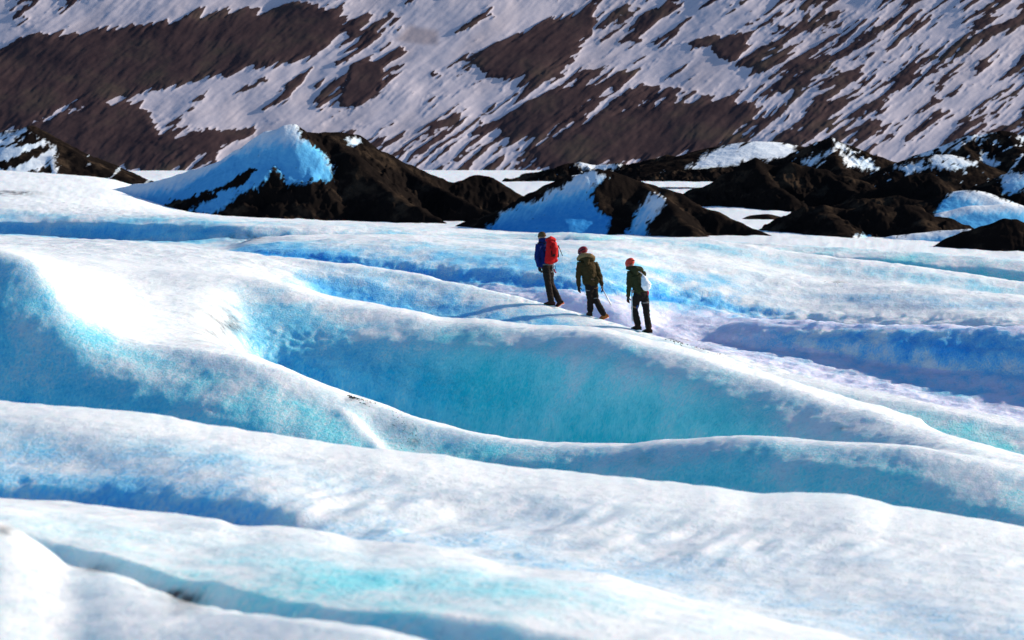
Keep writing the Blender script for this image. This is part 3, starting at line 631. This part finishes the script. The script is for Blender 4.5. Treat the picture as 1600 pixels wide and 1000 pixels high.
def shiny(name, c, rough, metal=0.0):
    m, nt, b = new_mat(name); tc = N(nt, 'ShaderNodeTexCoord').outputs['Object']
    n = noise_tex(nt, tc, 30.0, 3); nt.links.new(mixc(nt, n, c, tuple(x * .8 for x in c)), b.inputs['Base Color'])
    b.inputs['Roughness'].default_value = rough; b.inputs['Metallic'].default_value = metal; return m
M['helm_dark'] = shiny('dark red helmet shell', (0.30, 0.010, 0.018), 0.35)
M['helm_red'] = shiny('orange red helmet shell', (0.72, 0.045, 0.012), 0.35)
M['steel'] = shiny('axe metal', (0.62, 0.62, 0.64), 0.35, 0.8); M['alu'] = shiny('axe shaft', (0.55, 0.57, 0.62), 0.4, 0.4)

def tube(bm, pts, radii, side=None, seg=14, caps=True):
    """tapered tube through pts; radii r or (rx, ry) with rx along 'side'"""
    pts = [Vector(p) for p in pts]; n = len(pts); rings = []
    prev = None
    def ring(c, t, rx, ry):
        nonlocal prev
        s = Vector(side) if side is not None else (prev if prev is not None else (Vector((1, 0, 0)) if abs(t.x) < .8 else Vector((0, 1, 0))))
        s = (s - t * s.dot(t)).normalized(); prev = s; w = t.cross(s)
        return [bm.verts.new(c + s * (rx * math.cos(a)) + w * (ry * math.sin(a))) for a in (2 * math.pi * k / seg for k in range(seg))]
    R2 = [(r, r) if not isinstance(r, (tuple, list)) else r for r in radii]
    for i, p in enumerate(pts):
        t = (pts[min(i + 1, n - 1)] - pts[max(i - 1, 0)]).normalized()
        rx, ry = R2[i]
        if i == 0 and caps:
            for f, d in ((.35, .9), (.75, .6)): rings.append(ring(p - t * (min(rx, ry) * d * .9), t, rx * f, ry * f))
        rings.append(ring(p, t, rx, ry))
        if i == n - 1 and caps:
            for f, d in ((.75, .6), (.35, .9)): rings.append(ring(p + t * (min(rx, ry) * d * .9), t, rx * f, ry * f))
    for a, b in zip(rings[:-1], rings[1:]):
        for k in range(seg): bm.faces.new((a[k], a[(k + 1) % seg], b[(k + 1) % seg], b[k]))
    bm.faces.new(list(reversed(rings[0]))); bm.faces.new(rings[-1])

def ball(bm, c, r, rot=None, seg=16):
    mt = Matrix.Translation(Vector(c)) @ (rot.to_4x4() if rot is not None else Matrix.Identity(4)) @ Matrix.Diagonal((*(r if isinstance(r, (tuple, list)) else (r, r, r)), 1))
    bmesh.ops.create_uvsphere(bm, u_segments=seg, v_segments=seg // 2 + 2, radius=1.0, matrix=mt)

def torus(bm, c, axis, a, b, r, side=None, seg=28, rs=8, flat=1.0):
    """ring of half axes a (along side) and b round an axis; flat widens the band along the axis"""
    axis = Vector(axis).normalized(); s = Vector(side) if side is not None else Vector((1, 0, 0)); s = (s - axis * s.dot(axis)).normalized(); w = axis.cross(s)
    g = []
    for k in range(seg):
        t = 2 * math.pi * k / seg; d = (s * math.cos(t) * a + w * math.sin(t) * b); o = d.normalized()
        g.append([bm.verts.new(Vector(c) + d + o * (r * math.cos(q)) + axis * (r * flat * math.sin(q))) for q in (2 * math.pi * j / rs for j in range(rs))])
    for k in range(seg):
        A, B2 = g[k], g[(k + 1) % seg]
        for j in range(rs): bm.faces.new((A[j], B2[j], B2[(j + 1) % rs], A[(j + 1) % rs]))

def finish(name, bm, mat, parent=None, voxel=None, wrinkle=0.0, wscale=9.0, smooth_it=2, subdiv=0):
    bmesh.ops.recalc_face_normals(bm, faces=bm.faces)
    me = bpy.data.meshes.new(name); bm.to_mesh(me); bm.free()
    o = bpy.data.objects.new(name, me); C.objects.link(o)
    if voxel or subdiv:
        if voxel:
            md = o.modifiers.new('r', 'REMESH'); md.mode = 'VOXEL'; md.voxel_size = voxel
            if smooth_it: sm = o.modifiers.new('s', 'SMOOTH'); sm.factor = 0.5; sm.iterations = smooth_it
        if subdiv: sd = o.modifiers.new('d', 'SUBSURF'); sd.levels = subdiv; sd.render_levels = subdiv
        dg = bpy.context.evaluated_depsgraph_get(); dg.update()
        me2 = bpy.data.meshes.new_from_object(o.evaluated_get(dg), depsgraph=dg); o.modifiers.clear(); o.data = me2; bpy.data.meshes.remove(me); me = me2; me.name = name
    if wrinkle:
        nv = len(me.vertices); co = np.empty(nv * 3, np.float32); me.vertices.foreach_get('co', co); co = co.reshape(-1, 3)
        no = np.empty(nv * 3, np.float32); me.vertices.foreach_get('normal', no); no = no.reshape(-1, 3)
        d = fbm(co[:, 0] * wscale + .4 * wscale * co[:, 2], co[:, 1] * wscale, co[:, 2] * wscale * 1.5, 3)
        co = co + no * (d * wrinkle)[:, None]; me.vertices.foreach_set('co', co.reshape(-1)); me.update()
    for p in me.polygons: p.use_smooth = True
    me.materials.clear(); me.materials.append(M[mat]); o.parent = parent
    return o

def hand_mesh(bm, wrist, tip, palm_n, curl=0.5, size=0.185, thumb_side=1):
    """gloved hand: palm plus four unequal bent fingers and a thumb leaving the palm's side"""
    w = Vector(wrist); d = (Vector(tip) - w).normalized(); nrm_ = Vector(palm_n); nrm_ = (nrm_ - d * nrm_.dot(d)).normalized(); s = d.cross(nrm_) * thumb_side
    pl = size * 0.50
    tube(bm, [w - d * .02, w + d * pl * .5, w + d * pl], [(.026, .018), (.040, .018), (.040, .016)], side=s, seg=12)
    for k, (off, ln) in enumerate(((.030, .44), (.010, .50), (-.010, .46), (-.029, .36))):
        p = w + d * pl + s * off; a = curl; L_ = size * ln; q = [p]; dd = d
        for j in range(3):
            ang = a * (0.5 + .45 * j) + .05 * k; dd = (d * math.cos(ang) + nrm_ * math.sin(ang)); q.append(q[-1] + dd * (L_ * (.42, .33, .25)[j]))
        tube(bm, q, [.0105, .010, .009, .0078], seg=8)
    p = w + d * pl * .35 + s * .032
    q = [p, p + (d * .6 + s * .75 + nrm_ * .25) * .035, p + (d * .6 + s * .75 + nrm_ * .25) * .035 + (d * .85 + s * .15 + nrm_ * .5) * .034]
    tube(bm, q, [.014, .012, .009], seg=8)

def boot_mesh(ankle, toe_dir, pitch=0.0, length=0.30):
    """boot upper, sole and crampon points as three bmeshes; pitch > 0 lifts the heel"""
    a = Vector(ankle); t = Vector((toe_dir[0], toe_dir[1], 0)).normalized(); s = Vector((t.y, -t.x, 0)); up = Vector((0, 0, 1))
    f = (t * math.cos(pitch) - up * math.sin(pitch)); u = (up * math.cos(pitch) + t * math.sin(pitch))
    def P(x, h, y=0): return a + f * x + u * (h - .115) + s * y
    b = bmesh.new(); hl, tl_ = -.075, length - .085
    tube(b, [P(hl, .05), P(-.03, .06), P(.05, .062), P(.12, .05), P(tl_ - .04, .042)], [(.036, .042), (.042, .055), (.046, .056), (.048, .040), (.040, .028)], side=s, seg=14)
    tube(b, [P(-.03, .06), P(-.012, .13), P(-.008, .20)], [(.044, .055), (.046, .052), (.050, .056)], side=s, seg=14)
    so = bmesh.new(); tube(so, [P(hl - .012, .012), P(-.03, .012), P(.05, .012), P(.13, .012), P(tl_ - .01, .014)], [(.036, .014), (.040, .014), (.040, .013), (.049, .014), (.036, .013)], side=s, seg=12)
    cr = bmesh.new()
    for x, y in ((-.07, .026), (-.07, -.026), (-.03, .03), (-.03, -.03), (.08, .036), (.08, -.036), (.13, .04), (.13, -.04), (.18, .03), (.18, -.03)):
        tube(cr, [P(x, .008, y), P(x, -.026, y)], [.007, .0018], seg=6, caps=False)
    for y in (.022, -.022): tube(cr, [P(tl_ - .02, .006, y), P(tl_ + .035, -.008, y)], [.006, .002], seg=6, caps=False)
    tube(cr, [P(hl, .002), P(.06, .000), P(tl_ - .02, .002)], [(.03, .003), (.022, .003), (.034, .003)], side=s, seg=8)
    return b, so, cr

def rot_to(z_dir, y_dir):
    z = Vector(z_dir).normalized(); y = Vector(y_dir); y = (y - z * y.dot(z)).normalized(); x = y.cross(z)
    return Matrix((x, y, z)).transposed()

def head_bm(bm, c, face, up=(0, 0, 1), r=0.102):
    Rm = rot_to(up, face); V = lambda x, y, z: Vector(c) + Rm @ Vector((x, y, z))
    ball(bm, V(0, -.008, .03), (r * .76, r * .95, r * .92), Rm)
    ball(bm, V(0, .018, -.035), (r * .60, r * .72, r * .80), Rm)          # jaw
    tube(bm, [V(0, .09, .018), V(0, .108, -.008), V(0, .112, -.022)], [.008, .013, .014], seg=8)   # nose
    tube(bm, [V(-.045, .076, .034), V(0, .090, .037), V(.045, .076, .034)], [.008, .010, .008], seg=8)   # brow
    tube(bm, [V(-.02, .084, -.052), V(0, .090, -.054), V(.02, .084, -.052)], [.006, .008, .006], seg=8)  # mouth
    ball(bm, V(0, .075, -.085), (.024, .020, .018), Rm)                   # chin
    for q in (-1, 1): ball(bm, V(q * r * .78, -.012, .0), (.010, .020, .032), Rm)   # ears
    return V, Rm

def person(label, zx0, zy0, scale, cx_, cy_, J, face, look, torso, trousers, foot, group, sh=(.17, .12), boots=('dark_leather', 'dark_leather'), soles=('sole', 'sole')):
    """J: joints in the close-up's own pixels (x, y) with depth in metres; returns root, joint positions"""
    wx_, wy_ = cx_, cy_
    g0 = ground(wx_, wy_)
    root_loc = Vector((wx_, wy_, g0))
    P = {}
    for k, (zx, zy, d) in ((k, v) for k, v in J.items() if not isinstance(v, str)): P[k] = Vector(((zx - zx0) * scale, d, (zy0 - zy) * scale))
    for k in foot:      # put each sole on the ice
        toe_dir, pitch = foot[k]
        gz = ground(wx_ + P[k].x, wy_ + P[k].y) - g0
        P[k].z = gz + 0.118 + 0.09 * math.sin(pitch)
    f = Vector((face[0], face[1], 0)).normalized(); rt = Vector((f.y, -f.x, 0))
    mid = lambda a, b, t=.5: P[a] + (P[b] - P[a]) * t
    # the body: one continuous surface
    b = bmesh.new()
    V, Rm = head_bm(b, P['head'], look[0], look[1])
    tube(b, [P['neck'] - Vector((0, 0, .03)), P['neck'], P['head'] - Vector(look[1]) * .05], [.062, .055, .052])
    tube(b, [P['pelvis'], mid('pelvis', 'chest', .4), P['chest'], P['neck'] - Vector((0, 0, .04))], [(.145, .10), (.13, .092), (.155, .105), (.08, .07)], side=rt)
    for s in 'LR':
        tube(b, [P['sh' + s], P['el' + s], P['ha' + s]], [.052, .040, .028]); tube(b, [P['chest'] + Vector((0, 0, .06)), P['sh' + s]], [.07, .052])
        tube(b, [P['hip' + s], P['kn' + s], P['an' + s]], [.080, .055, .040]); tube(b, [P['pelvis'], P['hip' + s]], [.09, .08])
        d = (P['ha' + s] - P['el' + s]).normalized()
        hand_mesh(b, P['ha' + s], P['ha' + s] + d, f * .6 + (rt if s == 'L' else -rt) * .8, .75 if s in J.get('grip', '') else .45, .17, 1 if s == 'L' else -1)
    body = finish('person', b, 'skin', voxel=.0085, smooth_it=1)
    body.location = root_loc; body['label'] = label; body['category'] = 'person'; body['group'] = group
    # clothing
    b = bmesh.new()
    tube(b, [P['hem'], mid('pelvis', 'chest', .45), P['chest'], P['neck'] - Vector((0, 0, .05)), P['neck']], [(sh[0] * .98, sh[1] * 1.05), (sh[0] * .98, sh[1]), (sh[0] * 1.10, sh[1] * 1.08), (sh[0] * .72, sh[1] * .8), (.078, .075)], side=rt, seg=20)
    for s in 'LR':
        d = (P['ha' + s] - P['el' + s]).normalized()
        tube(b, [P['chest'] + (P['sh' + s] - P['chest']) * .35 + Vector((0, 0, .02)), P['sh' + s], P['sh' + s] + (P['el' + s] - P['sh' + s]) * .5, P['el' + s], P['ha' + s] - d * .03], [.09, .080, .072, .064, .050])
    finish('jacket', b, torso, body, voxel=.010, wrinkle=.026, wscale=9.5)
    b = bmesh.new()
    tube(b, [P['pelvis'] + Vector((0, 0, .08)), P['pelvis'], mid('hipL', 'hipR') - Vector((0, 0, .05))], [(.155, .112), (.165, .122), (.15, .12)], side=rt, seg=18)
    for s in 'LR':
        d = (P['an' + s] - P['kn' + s]).normalized()
        tube(b, [P['hip' + s] + Vector((0, 0, .02)), P['hip' + s] + (P['kn' + s] - P['hip' + s]) * .5, P['kn' + s], P['kn' + s] + (P['an' + s] - P['kn' + s]) * .5, P['an' + s] - d * .02], [.108, .096, .082, .080, .078])
    finish('trousers', b, trousers, body, voxel=.010, wrinkle=.024, wscale=10)
    for s in 'LR':
        b = bmesh.new(); d = (P['ha' + s] - P['el' + s]).normalized()
        hand_mesh(b, P['ha' + s], P['ha' + s] + d, f * .6 + (rt if s == 'L' else -rt) * .8, .75 if s in J.get('grip', '') else .45, .19, 1 if s == 'L' else -1)
        tube(b, [P['ha' + s] - d * .06, P['ha' + s] + d * .01], [.044, .036])
        finish('glove', b, 'black', body, voxel=.006, smooth_it=1)
    for s in 'LR':
        toe_dir, pitch = foot['an' + s]
        u, so, cr = boot_mesh(P['an' + s], toe_dir, pitch)
        bt = finish('boot', u, boots['LR'.index(s)], body, voxel=.008, smooth_it=1)
        finish('sole', so, soles['LR'.index(s)], bt); finish('crampon', cr, 'steel', bt)
    for q in (-1, 1):
        b = bmesh.new(); ball(b, V(q * .032, .082, .012), .012, seg=10); finish('eye', b, 'eye', body)
    return body, P, V, Rm, f, rt, root_loc

def belt(P, body, at_, rt, a, bb, mat='grey', name='harness', loops=()):
    b = bmesh.new(); torus(b, at_, (0, 0, 1), a, bb, .009, rt, flat=2.2)
    h = finish(name, b, mat, body)
    for (k0, k1, t, r, m2) in loops:
        b = bmesh.new(); ax = P[k1] - P[k0]; torus(b, P[k0] + ax * t, ax, r, r, .008, rt, flat=2.6)
        finish('leg_loop', b, m2, h)
    return h

SC = 0.0
# --- first walker: navy jacket, red pack
Y1 = float(np.interp(866, px, y5)) - 0.05; sc1 = Y1 / F / 7.41
X1 = (864.0 - 800.0) / F * Y1
Z0x = (864.0 - 825.0) * 7.41
b1, P1, V1, R1m, f1, rt1, loc1 = person('person in navy jacket and brown hat leading the line up the ridge', Z0x, 925, sc1, X1, Y1,
    dict(head=(160, 128, .02), neck=(175, 182, 0), chest=(178, 265, 0), pelvis=(222, 450, 0), hem=(212, 462, 0),
         shL=(118, 232, -.10), shR=(235, 232, .16), elL=(104, 375, -.14), elR=(215, 380, .24), haL=(128, 470, -.04), haR=(190, 470, .26),
         hipL=(208, 478, -.06), hipR=(245, 478, .07), knL=(232, 672, -.08), knR=(266, 672, .06), anL=(268, 880, -.05), anR=(362, 862, .04)),
    (-.62, .78), ((-.75, .66, 0), (-.10, .05, 1)), 'navy', 'brownblack',
    dict(anL=((-.95, .30), 0.05), anR=((-.80, .55), 0.55)), 'three walkers crossing the glacier', soles=('sole', 'orange'))
b = bmesh.new()       # knitted hat
ball(b, V1(0, -.010, .052), (.088, .106, .082), R1m); torus(b, V1(0, -.006, .022), R1m @ Vector((0, 0, 1)), .084, .104, .012, R1m @ Vector((1, 0, 0)), flat=1.6)
finish('hat', b, 'beanie', b1, voxel=.007, wrinkle=.004, wscale=40)
b = bmesh.new(); torus(b, P1['neck'] + Vector((0, 0, .015)), (-.1, .05, 1), .080, .080, .036, rt1, flat=2.2); finish('collar', b, 'navy', b1, voxel=.009, wrinkle=.006, wscale=14)
h1 = belt(P1, b1, P1['pelvis'] + Vector((0, 0, .01)), rt1, .165, .125, 'grey', loops=(('hipL', 'knL', .28, .096, 'black'), ('hipR', 'knR', .28, .096, 'grey')))
# rack of slings and karabiners on the harness
for k, (dx, dz, mt) in enumerate(((.155, -.03, 'steel'), (.185, -.06, 'black'), (.150, -.10, 'steel'))):
    b = bmesh.new(); torus(b, P1['pelvis'] + Vector((dx, -.05, dz)), (.35, 1, .1), .022, .046, .006, (1, 0, 0)); finish('karabiner', b, mt, h1)
b = bmesh.new(); tube(b, [P1['pelvis'] + Vector((.17, -.05, -.10)), P1['pelvis'] + Vector((.19, -.06, -.17)), P1['pelvis'] + Vector((.215, -.06, -.19))], [(.018, .008)] * 3); finish('sling', b, 'pink', h1)
# red backpack
def wp(zx, zy, d): return Vector(((zx - Z0x) * sc1, d, (925 - zy) * sc1))
pk = bpy.data.objects.new('backpack', None); C.objects.link(pk); pk.location = loc1
pk['label'] = 'tall red backpack on the back of the leading walker'; pk['category'] = 'backpack'
bk = -f1                                             # the way the pack sticks out
b = bmesh.new()
tube(b, [wp(252, 400, -.17), wp(268, 350, -.19), wp(275, 270, -.20), wp(272, 200, -.19), wp(262, 168, -.17)], [(.150, .105), (.165, .125), (.160, .130), (.140, .115), (.105, .085)], side=rt1, seg=20)
tube(b, [wp(190, 408, -.06), wp(250, 402, -.20), wp(320, 395, -.13)], [.055, .075, .062], seg=14)
main = finish('pack_bag', b, 'red', pk, voxel=.010, wrinkle=.014, wscale=9, smooth_it=2)
b = bmesh.new(); tube(b, [wp(222, 160, -.15), wp(262, 142, -.20), wp(305, 158, -.17)], [(.070, .050), (.095, .062), (.072, .050)], seg=14)
finish('pack_lid', b, 'red', pk, voxel=.009, wrinkle=.008, wscale=12)
b = bmesh.new(); tube(b, [wp(312, 360, -.31), wp(318, 250, -.335), wp(306, 195, -.30)], [(.075, .035), (.085, .04), (.06, .03)], side=rt1, seg=14); finish('front_pocket', b, 'red', pk, voxel=.009, wrinkle=.010, wscale=14)
for pts in (((205, 190, -.12), (238, 210, -.27), (262, 235, -.33)), ((215, 355, -.14), (262, 350, -.32), (315, 330, -.36)), ((300, 165, -.24), (345, 240, -.24), (352, 345, -.22)), ((240, 165, -.26), (262, 250, -.335), (280, 350, -.33))):
    b = bmesh.new(); tube(b, [wp(*q) for q in pts], [(.013, .006)] * 3, seg=8); finish('strap', b, 'black', pk)
for q in ((300, 335, -.37), (345, 345, -.24), (238, 212, -.28)):
    b = bmesh.new(); ball(b, wp(*q), (.030, .018, .040)); finish('buckle', b, 'sole', pk, voxel=.008)
b = bmesh.new(); tube(b, [wp(348, 222, -.20), wp(398, 340, -.22)], [.010, .008], seg=8); finish('tent_pole', b, 'sole', pk)
b = bmesh.new(); tube(b, [P1['shL'] + Vector((-.01, .06, .07)), P1['shL'] + Vector((.05, .02, .095)), wp(200, 205, -.10)], [(.03, .010)] * 3, seg=8); finish('shoulder_strap', b, 'black', pk)

# --- second walker: olive parka, dark red helmet
Y2 = float(np.interp(928, px, y5)) - 0.05; sc2 = Y2 / F / 7.41
X2 = (926.0 - 800.0) / F * Y2; Z2x = (926.0 - 890.0) * 7.41
b2, P2, V2, R2m, f2, rt2, loc2 = person('person in olive brown parka with fur hood and dark red helmet, walking in the middle', Z2x, 892, sc2, X2, Y2,
    dict(head=(158, 150, .12), neck=(185, 222, .04), chest=(205, 305, 0), pelvis=(250, 478, 0), hem=(246, 492, 0),
         shL=(112, 275, -.06), shR=(300, 285, .07), elL=(100, 425, -.08), elR=(352, 430, .02), haL=(106, 535, -.02), haR=(374, 525, -.04),
         hipL=(222, 505, -.05), hipR=(275, 505, .05), knL=(240, 690, -.02), knR=(302, 690, .02), anL=(238, 862, .02), anR=(395, 850, -.03), grip='R'),
    (-.35, .93), ((-.72, .60, -.30), (-.35, .35, .90)), 'olive', 'black',
    dict(anL=((-.35, .94), 0.0), anR=((-.85, .10), 0.42)), 'three walkers crossing the glacier', (.205, .150), ('dark_leather', 'leather'), ('sole', 'orange'))
b = bmesh.new(); ball(b, V2(0, -.012, .056), (.112, .136, .100), R2m); hl = finish('helmet', b, 'helm_dark', b2, voxel=.007)
b = bmesh.new(); torus(b, V2(0, -.008, .040), R2m @ Vector((0, 0, 1)), .110, .134, .008, R2m @ Vector((1, 0, 0)), flat=1.4); finish('rim', b, 'sole', hl)
b = bmesh.new(); tube(b, [V2(-.085, .035, .02), V2(-.05, .09, .015), V2(.05, .09, .015), V2(.085, .035, .02)], [(.014, .024)] * 4); finish('goggles', b, 'lens', b2)
b = bmesh.new(); tube(b, [V2(-.088, -.01, .03), V2(-.075, .02, -.05), V2(0, .06, -.105)], [(.010, .005)] * 3, seg=8); finish('chin_strap', b, 'black', hl)
def w2(zx, zy, d): return Vector(((zx - Z2x) * sc2, d, (892 - zy) * sc2))
b = bmesh.new(); tube(b, [w2(112, 232, .02), w2(150, 205, -.12), w2(200, 196, -.16), w2(248, 206, -.09), w2(262, 232, .03)], [.042, .055, .060, .055, .042], seg=14); tube(b, [w2(195, 225, -.13), w2(198, 270, -.15)], [.09, .06]); finish('hood', b, 'olive', b2, voxel=.010, wrinkle=.014, wscale=14)
b = bmesh.new(); tube(b, [w2(98, 222, .03), w2(116, 192, -.12), w2(170, 170, -.19), w2(232, 174, -.17), w2(274, 200, -.06), w2(276, 235, .04)], [.036, .046, .050, .050, .046, .036], seg=12)
finish('fur_trim', b, 'fur', b2, voxel=.007, wrinkle=.030, wscale=38, smooth_it=1)
belt(P2, b2, w2(250, 452, 0), rt2, .180, .142, 'tan', loops=(('hipL', 'knL', .38, .094, 'grey'), ('hipR', 'knR', .30, .096, 'tan')))
b = bmesh.new(); tube(b, [w2(300, 430, -.14), w2(320, 462, -.15), w2(318, 500, -.10)], [(.05, .03), (.06, .035), (.04, .03)]); finish('pouch', b, 'olive', b2, voxel=.009, wrinkle=.008, wscale=16)
b = bmesh.new(); torus(b, P2['knR'] + Vector((-.01, 0, .03)), P2['knR'] - P2['hipR'], .080, .080, .007, rt2, flat=2.0); finish('knee_strap', b, 'grey', b2)

def ice_axe(label, loc, head_p, spike_p, pick_dir, grip=None):
    r = bpy.data.objects.new('ice_axe', None); C.objects.link(r); r.location = loc; r['label'] = label; r['category'] = 'ice axe'; r['group'] = 'ice axes held by the walkers'
    a, s = Vector(head_p), Vector(spike_p); d = (s - a).normalized(); p = Vector(pick_dir); p = (p - d * p.dot(d)).normalized()
    b = bmesh.new(); tube(b, [a, a + (s - a) * .5, s - d * .05], [(.019, .015)] * 3, side=p, seg=12); finish('shaft', b, 'alu', r)
    b = bmesh.new(); tube(b, [a, a + p * .06 + d * .002, a + p * .12 + d * .012, a + p * .165 + d * .032], [(.016, .006), (.014, .005), (.010, .004), (.003, .002)], seg=8); finish('pick', b, 'steel', r)
    b = bmesh.new(); tube(b, [a, a - p * .05, a - p * .10 + d * .012], [(.012, .006), (.010, .012), (.005, .026)], side=d, seg=8); finish('adze', b, 'steel', r)
    b = bmesh.new(); tube(b, [s - d * .055, s - d * .03, s], [.013, .011, .002], seg=8); finish('spike', b, 'steel', r)
    if grip:
        b = bmesh.new(); tube(b, [a + (s - a) * grip[0], a + (s - a) * grip[1]], [(.018, .015)] * 2, side=p, seg=10); finish('grip', b, 'blue', r)
    return r
d2 = (P2['haR'] - P2['elR']).normalized()
ice_axe('steel ice axe pointing down to the right from the hand of the middle walker', loc2, P2['haR'] + d2 * .085 + Vector((-.012, 0, .01)), w2(490, 768, -.10), (-.3, .9, 0))

# --- third walker: green jacket, orange red helmet, white bag
Y3 = float(np.interp(1004, px, y5)) - 0.05; sc3 = Y3 / F / 7.41
X3 = (1003.0 - 800.0) / F * Y3; Z3x = (1003.0 - 960.0) * 7.41
b3, P3, V3, R3m, f3, rt3, loc3 = person('person in dark green jacket and orange red helmet, last in the line', Z3x, 912, sc3, X3, Y3,
    dict(head=(190, 140, .16), neck=(225, 195, .06), chest=(255, 285, 0), pelvis=(308, 470, -.02), hem=(304, 448, -.02),
         shL=(172, 238, -.08), shR=(335, 245, .10), elL=(168, 390, -.10), elR=(320, 390, .26), haL=(160, 512, -.04), haR=(270, 430, .36),
         hipL=(268, 490, -.05), hipR=(345, 490, .03), knL=(232, 655, .04), knR=(370, 680, 0), anL=(272, 845, .02), anR=(396, 885, -.03), grip='L'),
    (-.45, .89), ((-.60, .62, -.45), (-.45, .45, .77)), 'green', 'black',
    dict(anL=((-.75, .55), 0.05), anR=((-.75, .55), 0.08)), 'three walkers crossing the glacier', (.185, .140))
b = bmesh.new(); ball(b, V3(0, -.012, .054), (.112, .134, .100), R3m); hl = finish('helmet', b, 'helm_red', b3, voxel=.007)
b = bmesh.new(); torus(b, V3(0, -.008, .038), R3m @ Vector((0, 0, 1)), .110, .132, .007, R3m @ Vector((1, 0, 0)), flat=1.3); finish('rim', b, 'helm_red', hl)
b = bmesh.new(); tube(b, [V3(.05, -.10, .03), V3(.03, -.13, .02), V3(-.03, -.13, .02)], [(.016, .012)] * 3, seg=8); finish('buckle', b, 'sole', hl)
def w3(zx, zy, d): return Vector(((zx - Z3x) * sc3, d, (912 - zy) * sc3))
b = bmesh.new(); tube(b, [w3(150, 180, .06), w3(185, 180, -.06), w3(240, 182, -.12), w3(300, 188, -.06), w3(322, 200, .05)], [.042, .058, .066, .062, .045], seg=14); tube(b, [w3(230, 190, -.08), w3(250, 240, -.11)], [.10, .06]); finish('hood', b, 'green', b3, voxel=.010, wrinkle=.016, wscale=13)
hs = belt(P3, b3, w3(308, 455, -.02), rt3, .170, .128, 'black', loops=(('hipL', 'knL', .80, .086, 'tan'), ('hipR', 'knR', .48, .094, 'grey')))
b = bmesh.new(); tube(b, [w3(385, 440, -.12), w3(392, 465, -.13), w3(386, 488, -.12)], [(.018, .008)] * 3); finish('sling', b, 'pink', hs)
b = bmesh.new(); tube(b, [w3(268, 610, -.10), w3(255, 640, -.12)], [(.014, .008)] * 2); finish('strap_end', b, 'blue', hs)
wb = bpy.data.objects.new('drawstring_bag', None); C.objects.link(wb); wb.location = loc3
wb['label'] = 'white drawstring bag slung on the back of the last walker'; wb['category'] = 'bag'
b = bmesh.new(); tube(b, [w3(326, 252, -.17), w3(335, 285, -.20), w3(350, 330, -.22), w3(365, 375, -.225), w3(372, 408, -.21)], [(.022, .018), (.062, .045), (.098, .075), (.128, .10), (.10, .08)], side=(1, .3, 0), seg=18)
finish('sack', b, 'white', wb, voxel=.010, wrinkle=.022, wscale=9)
for pts in (((326, 250, -.17), (296, 225, -.14), (250, 205, -.06)), ((328, 250, -.17), (345, 228, -.06), (335, 215, .05)), ((372, 420, -.20), (330, 425, -.17), (290, 405, -.15))):
    b = bmesh.new(); tube(b, [w3(*q) for q in pts], [.008] * 3, seg=8); finish('cord', b, 'white' if pts[0][1] == 250 and pts[2][0] == 250 else 'black', wb)
d3 = (P3['haL'] - P3['elL']).normalized()
ice_axe('ice axe with blue grip hanging straight down from the hand of the last walker', loc3, w3(200, 432, -.07), w3(207, 800, .0), (-.4, .9, 0), (.38, .66))

# ------------------------------------------------------------------ loose grit in the slits and on the crests
def gravel(name, label, spots):
    b = bmesh.new()
    for (p_, r_, Yc, sx, sy, n, size) in spots:
        for k in range(n):
            q = rng.normal(size=2); y = Yc + q[1] * sy; x = (p_ - 800.0) / F * y + q[0] * sx
            z = ground(x, y); s = size * (0.4 + rng.random() ** 2 * 1.4)
            mt = Matrix.Translation((x, y, z + s * .15)) @ Matrix.Rotation(rng.random() * 6.28, 4, 'Z') @ Matrix.Diagonal((s, s * (.6 + .5 * rng.random()), s * (.4 + .3 * rng.random()), 1))
            vs = bmesh.ops.create_icosphere(b, subdivisions=1, radius=1.0, matrix=mt)['verts']
            for v in vs: v.co += Vector(rng.normal(size=3)) * s * .18
    o = finish(name, b, 'sole'); o['kind'] = 'stuff'; o['label'] = label
yat = lambda x, off: float(np.interp(x, px, off))
gravel('grit', 'dark volcanic grit scattered on the ice crests', [
    (553, 623, yat(553, y3) - .05, .05, .10, 60, .012), (572, 631, yat(572, y3) - .1, .06, .12, 45, .009), (625, 668, yat(625, y3) - .5, .08, .3, 70, .006), (645, 688, yat(645, y3) - .7, .05, .2, 30, .006),
    (1062, 531, yat(1062, y5) - .2, .16, .5, 90, .014), (1100, 545, yat(1100, y5) - .3, .2, .6, 50, .012), (1312, 437, yat(1312, yb) + 6, .16, .5, 60, .01)])
